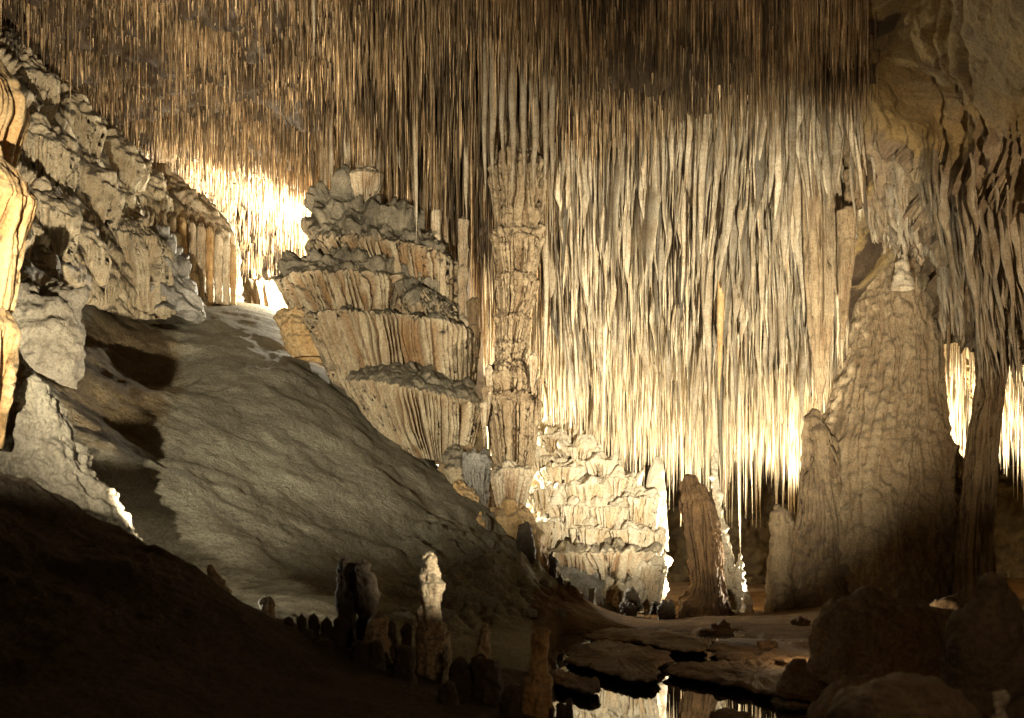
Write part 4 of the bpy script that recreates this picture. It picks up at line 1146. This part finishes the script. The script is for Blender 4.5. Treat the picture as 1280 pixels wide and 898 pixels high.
stal('stalagmite', [(744, 328, 338), (748, 325, 342), (758, 325, 343), (775, 322, 346)], 10.2, 'cream', 'small stub stalagmite alone on the bank, left of the dark row', nu=50, nv=36, lump=.04, lscale=6, seed=308)
for k, (px, top, wd) in enumerate([(363, 771, 12), (377, 766, 13), (392, 766, 13), (408, 770, 14), (490, 775, 12), (508, 779, 13), (575, 822, 26), (403, 796, 30), (450, 802, 24), (505, 806, 26), (355, 812, 20), (425, 770, 18), (560, 850, 24), (640, 855, 26), (470, 800, 22), (384, 788, 20), (702, 875, 18), (712, 872, 12)]):
    Y = 9.6 - (top - 765) * .018
    far = ['leftmost knob of the dark row of knobs on the bank', 'second knob of the dark row on the bank', 'third knob of the dark row on the bank', 'knob touching the left twin dark stalagmite', 'knob left of the tallest stalagmite',
           'dark knob touching the tallest stalagmite', 'dark blunt stalagmite between tallest one and pale-tipped stump', 'wide dark boulder-like stalagmite below the twin dark ones',
           'dark stump below the blunt tan stalagmite', 'dark stump at the left foot of the tallest stalagmite', 'low dark stump left of the wide boulder-like one', 'dark stump behind the left twin',
           'dark stump at the right foot of the tallest stalagmite', 'dark stump between pale-tipped stump and brown round-headed stalagmite', 'dark stump under the twin dark stalagmites', 'dark stump before the row of knobs',
           'dark round stone in the pool near the bottom edge', 'small dark stone just above the round one in the pool'][k]
    if k >= 16: Y = 8.0
    stal('stalagmite' if k < 16 else 'stone', [(top + 1, px - wd * .36, px + wd * .36), (top + 4, px - wd * .46, px + wd * .46), (top + 14, px - wd * .5, px + wd * .5), (top + 50, px - wd * .6, px + wd * .6), (top + 120, px - wd * .7, px + wd * .7)],
         Y, 'dark', far, 'dark knobs and stumps on the foreground bank' if k < 16 else None, nu=54, nv=50, lump=.025, lscale=5, seed=310 + k)

# right foreground
mkbody('boulder', [(738, 1060, 1110), (745, 1040, 1150), (760, 1022, 1185), (790, 1012, 1200), (830, 1008, 1210), (870, 1004, 1215), (920, 1000, 1220)], 10.5, 'boulder', label='broad rounded brown boulder at lower right below the giant column', cat='rock',
       nu=240, nv=130, lump=.09, lscale=2.2, rough=.05, seed=331, nfl=16, amp=.03, depth=.7, big=.03)
mkbody('boulder', [(745, 1180, 1215), (752, 1165, 1235), (775, 1160, 1250), (850, 1150, 1260)], 11.6, 'brown', label='brown boulder behind the black stalagmite at right', cat='rock', nu=120, nv=70, lump=.16, lscale=2.4, seed=332)
mkbody('boulder', [(825, 990, 1005), (835, 978, 1012), (860, 970, 1030), (900, 955, 1050), (930, 950, 1060)], 9.4, 'boulder', label='leaning brown rock left of the broad brown boulder', cat='rock', nu=140, nv=80, lump=.07, lscale=2.6, rough=.05, seed=333, big=.03)
mkbody('boulder', [(850, 1060, 1110), (858, 1030, 1150), (880, 1010, 1180), (930, 1000, 1190)], 8.6, 'boulder', label='lower brown boulder in front of the broad one', cat='rock', nu=140, nv=70, lump=.07, lscale=2.4, rough=.05, seed=334, big=.03)
mkbody('boulder', [(846, 1110, 1150), (850, 1090, 1172), (862, 1062, 1198), (880, 1045, 1215), (910, 1035, 1226)], 5.6, 'dark', label='black dome-shaped rock cut by the bottom edge', cat='rock', nu=120, nv=60, lump=.02, lscale=3, seed=335)
mkbody('stalagmite', [(720, 1232, 1252), (728, 1222, 1265), (745, 1218, 1272), (765, 1196, 1276), (800, 1184, 1284), (840, 1180, 1292), (900, 1176, 1300), (930, 1170, 1310)], 6.6, 'dark', label='large black stalagmite with a pale top in the lower right corner', cat='stalagmite',
       nu=180, nv=120, lump=.06, lscale=3, seed=336)
mkbody('stalagmite', [(870, 1244, 1252), (876, 1240, 1256), (890, 1238, 1260), (920, 1234, 1264)], 5.4, 'grey', label='small greenish stalagmite tip at the bottom right corner', cat='stalagmite', nu=50, nv=40, lump=.03, lscale=5, seed=337)
print('done', time.time() - T0, 'tris', sum(len(o.data.polygons) for o in COL.objects if o.type == 'MESH') * 2)
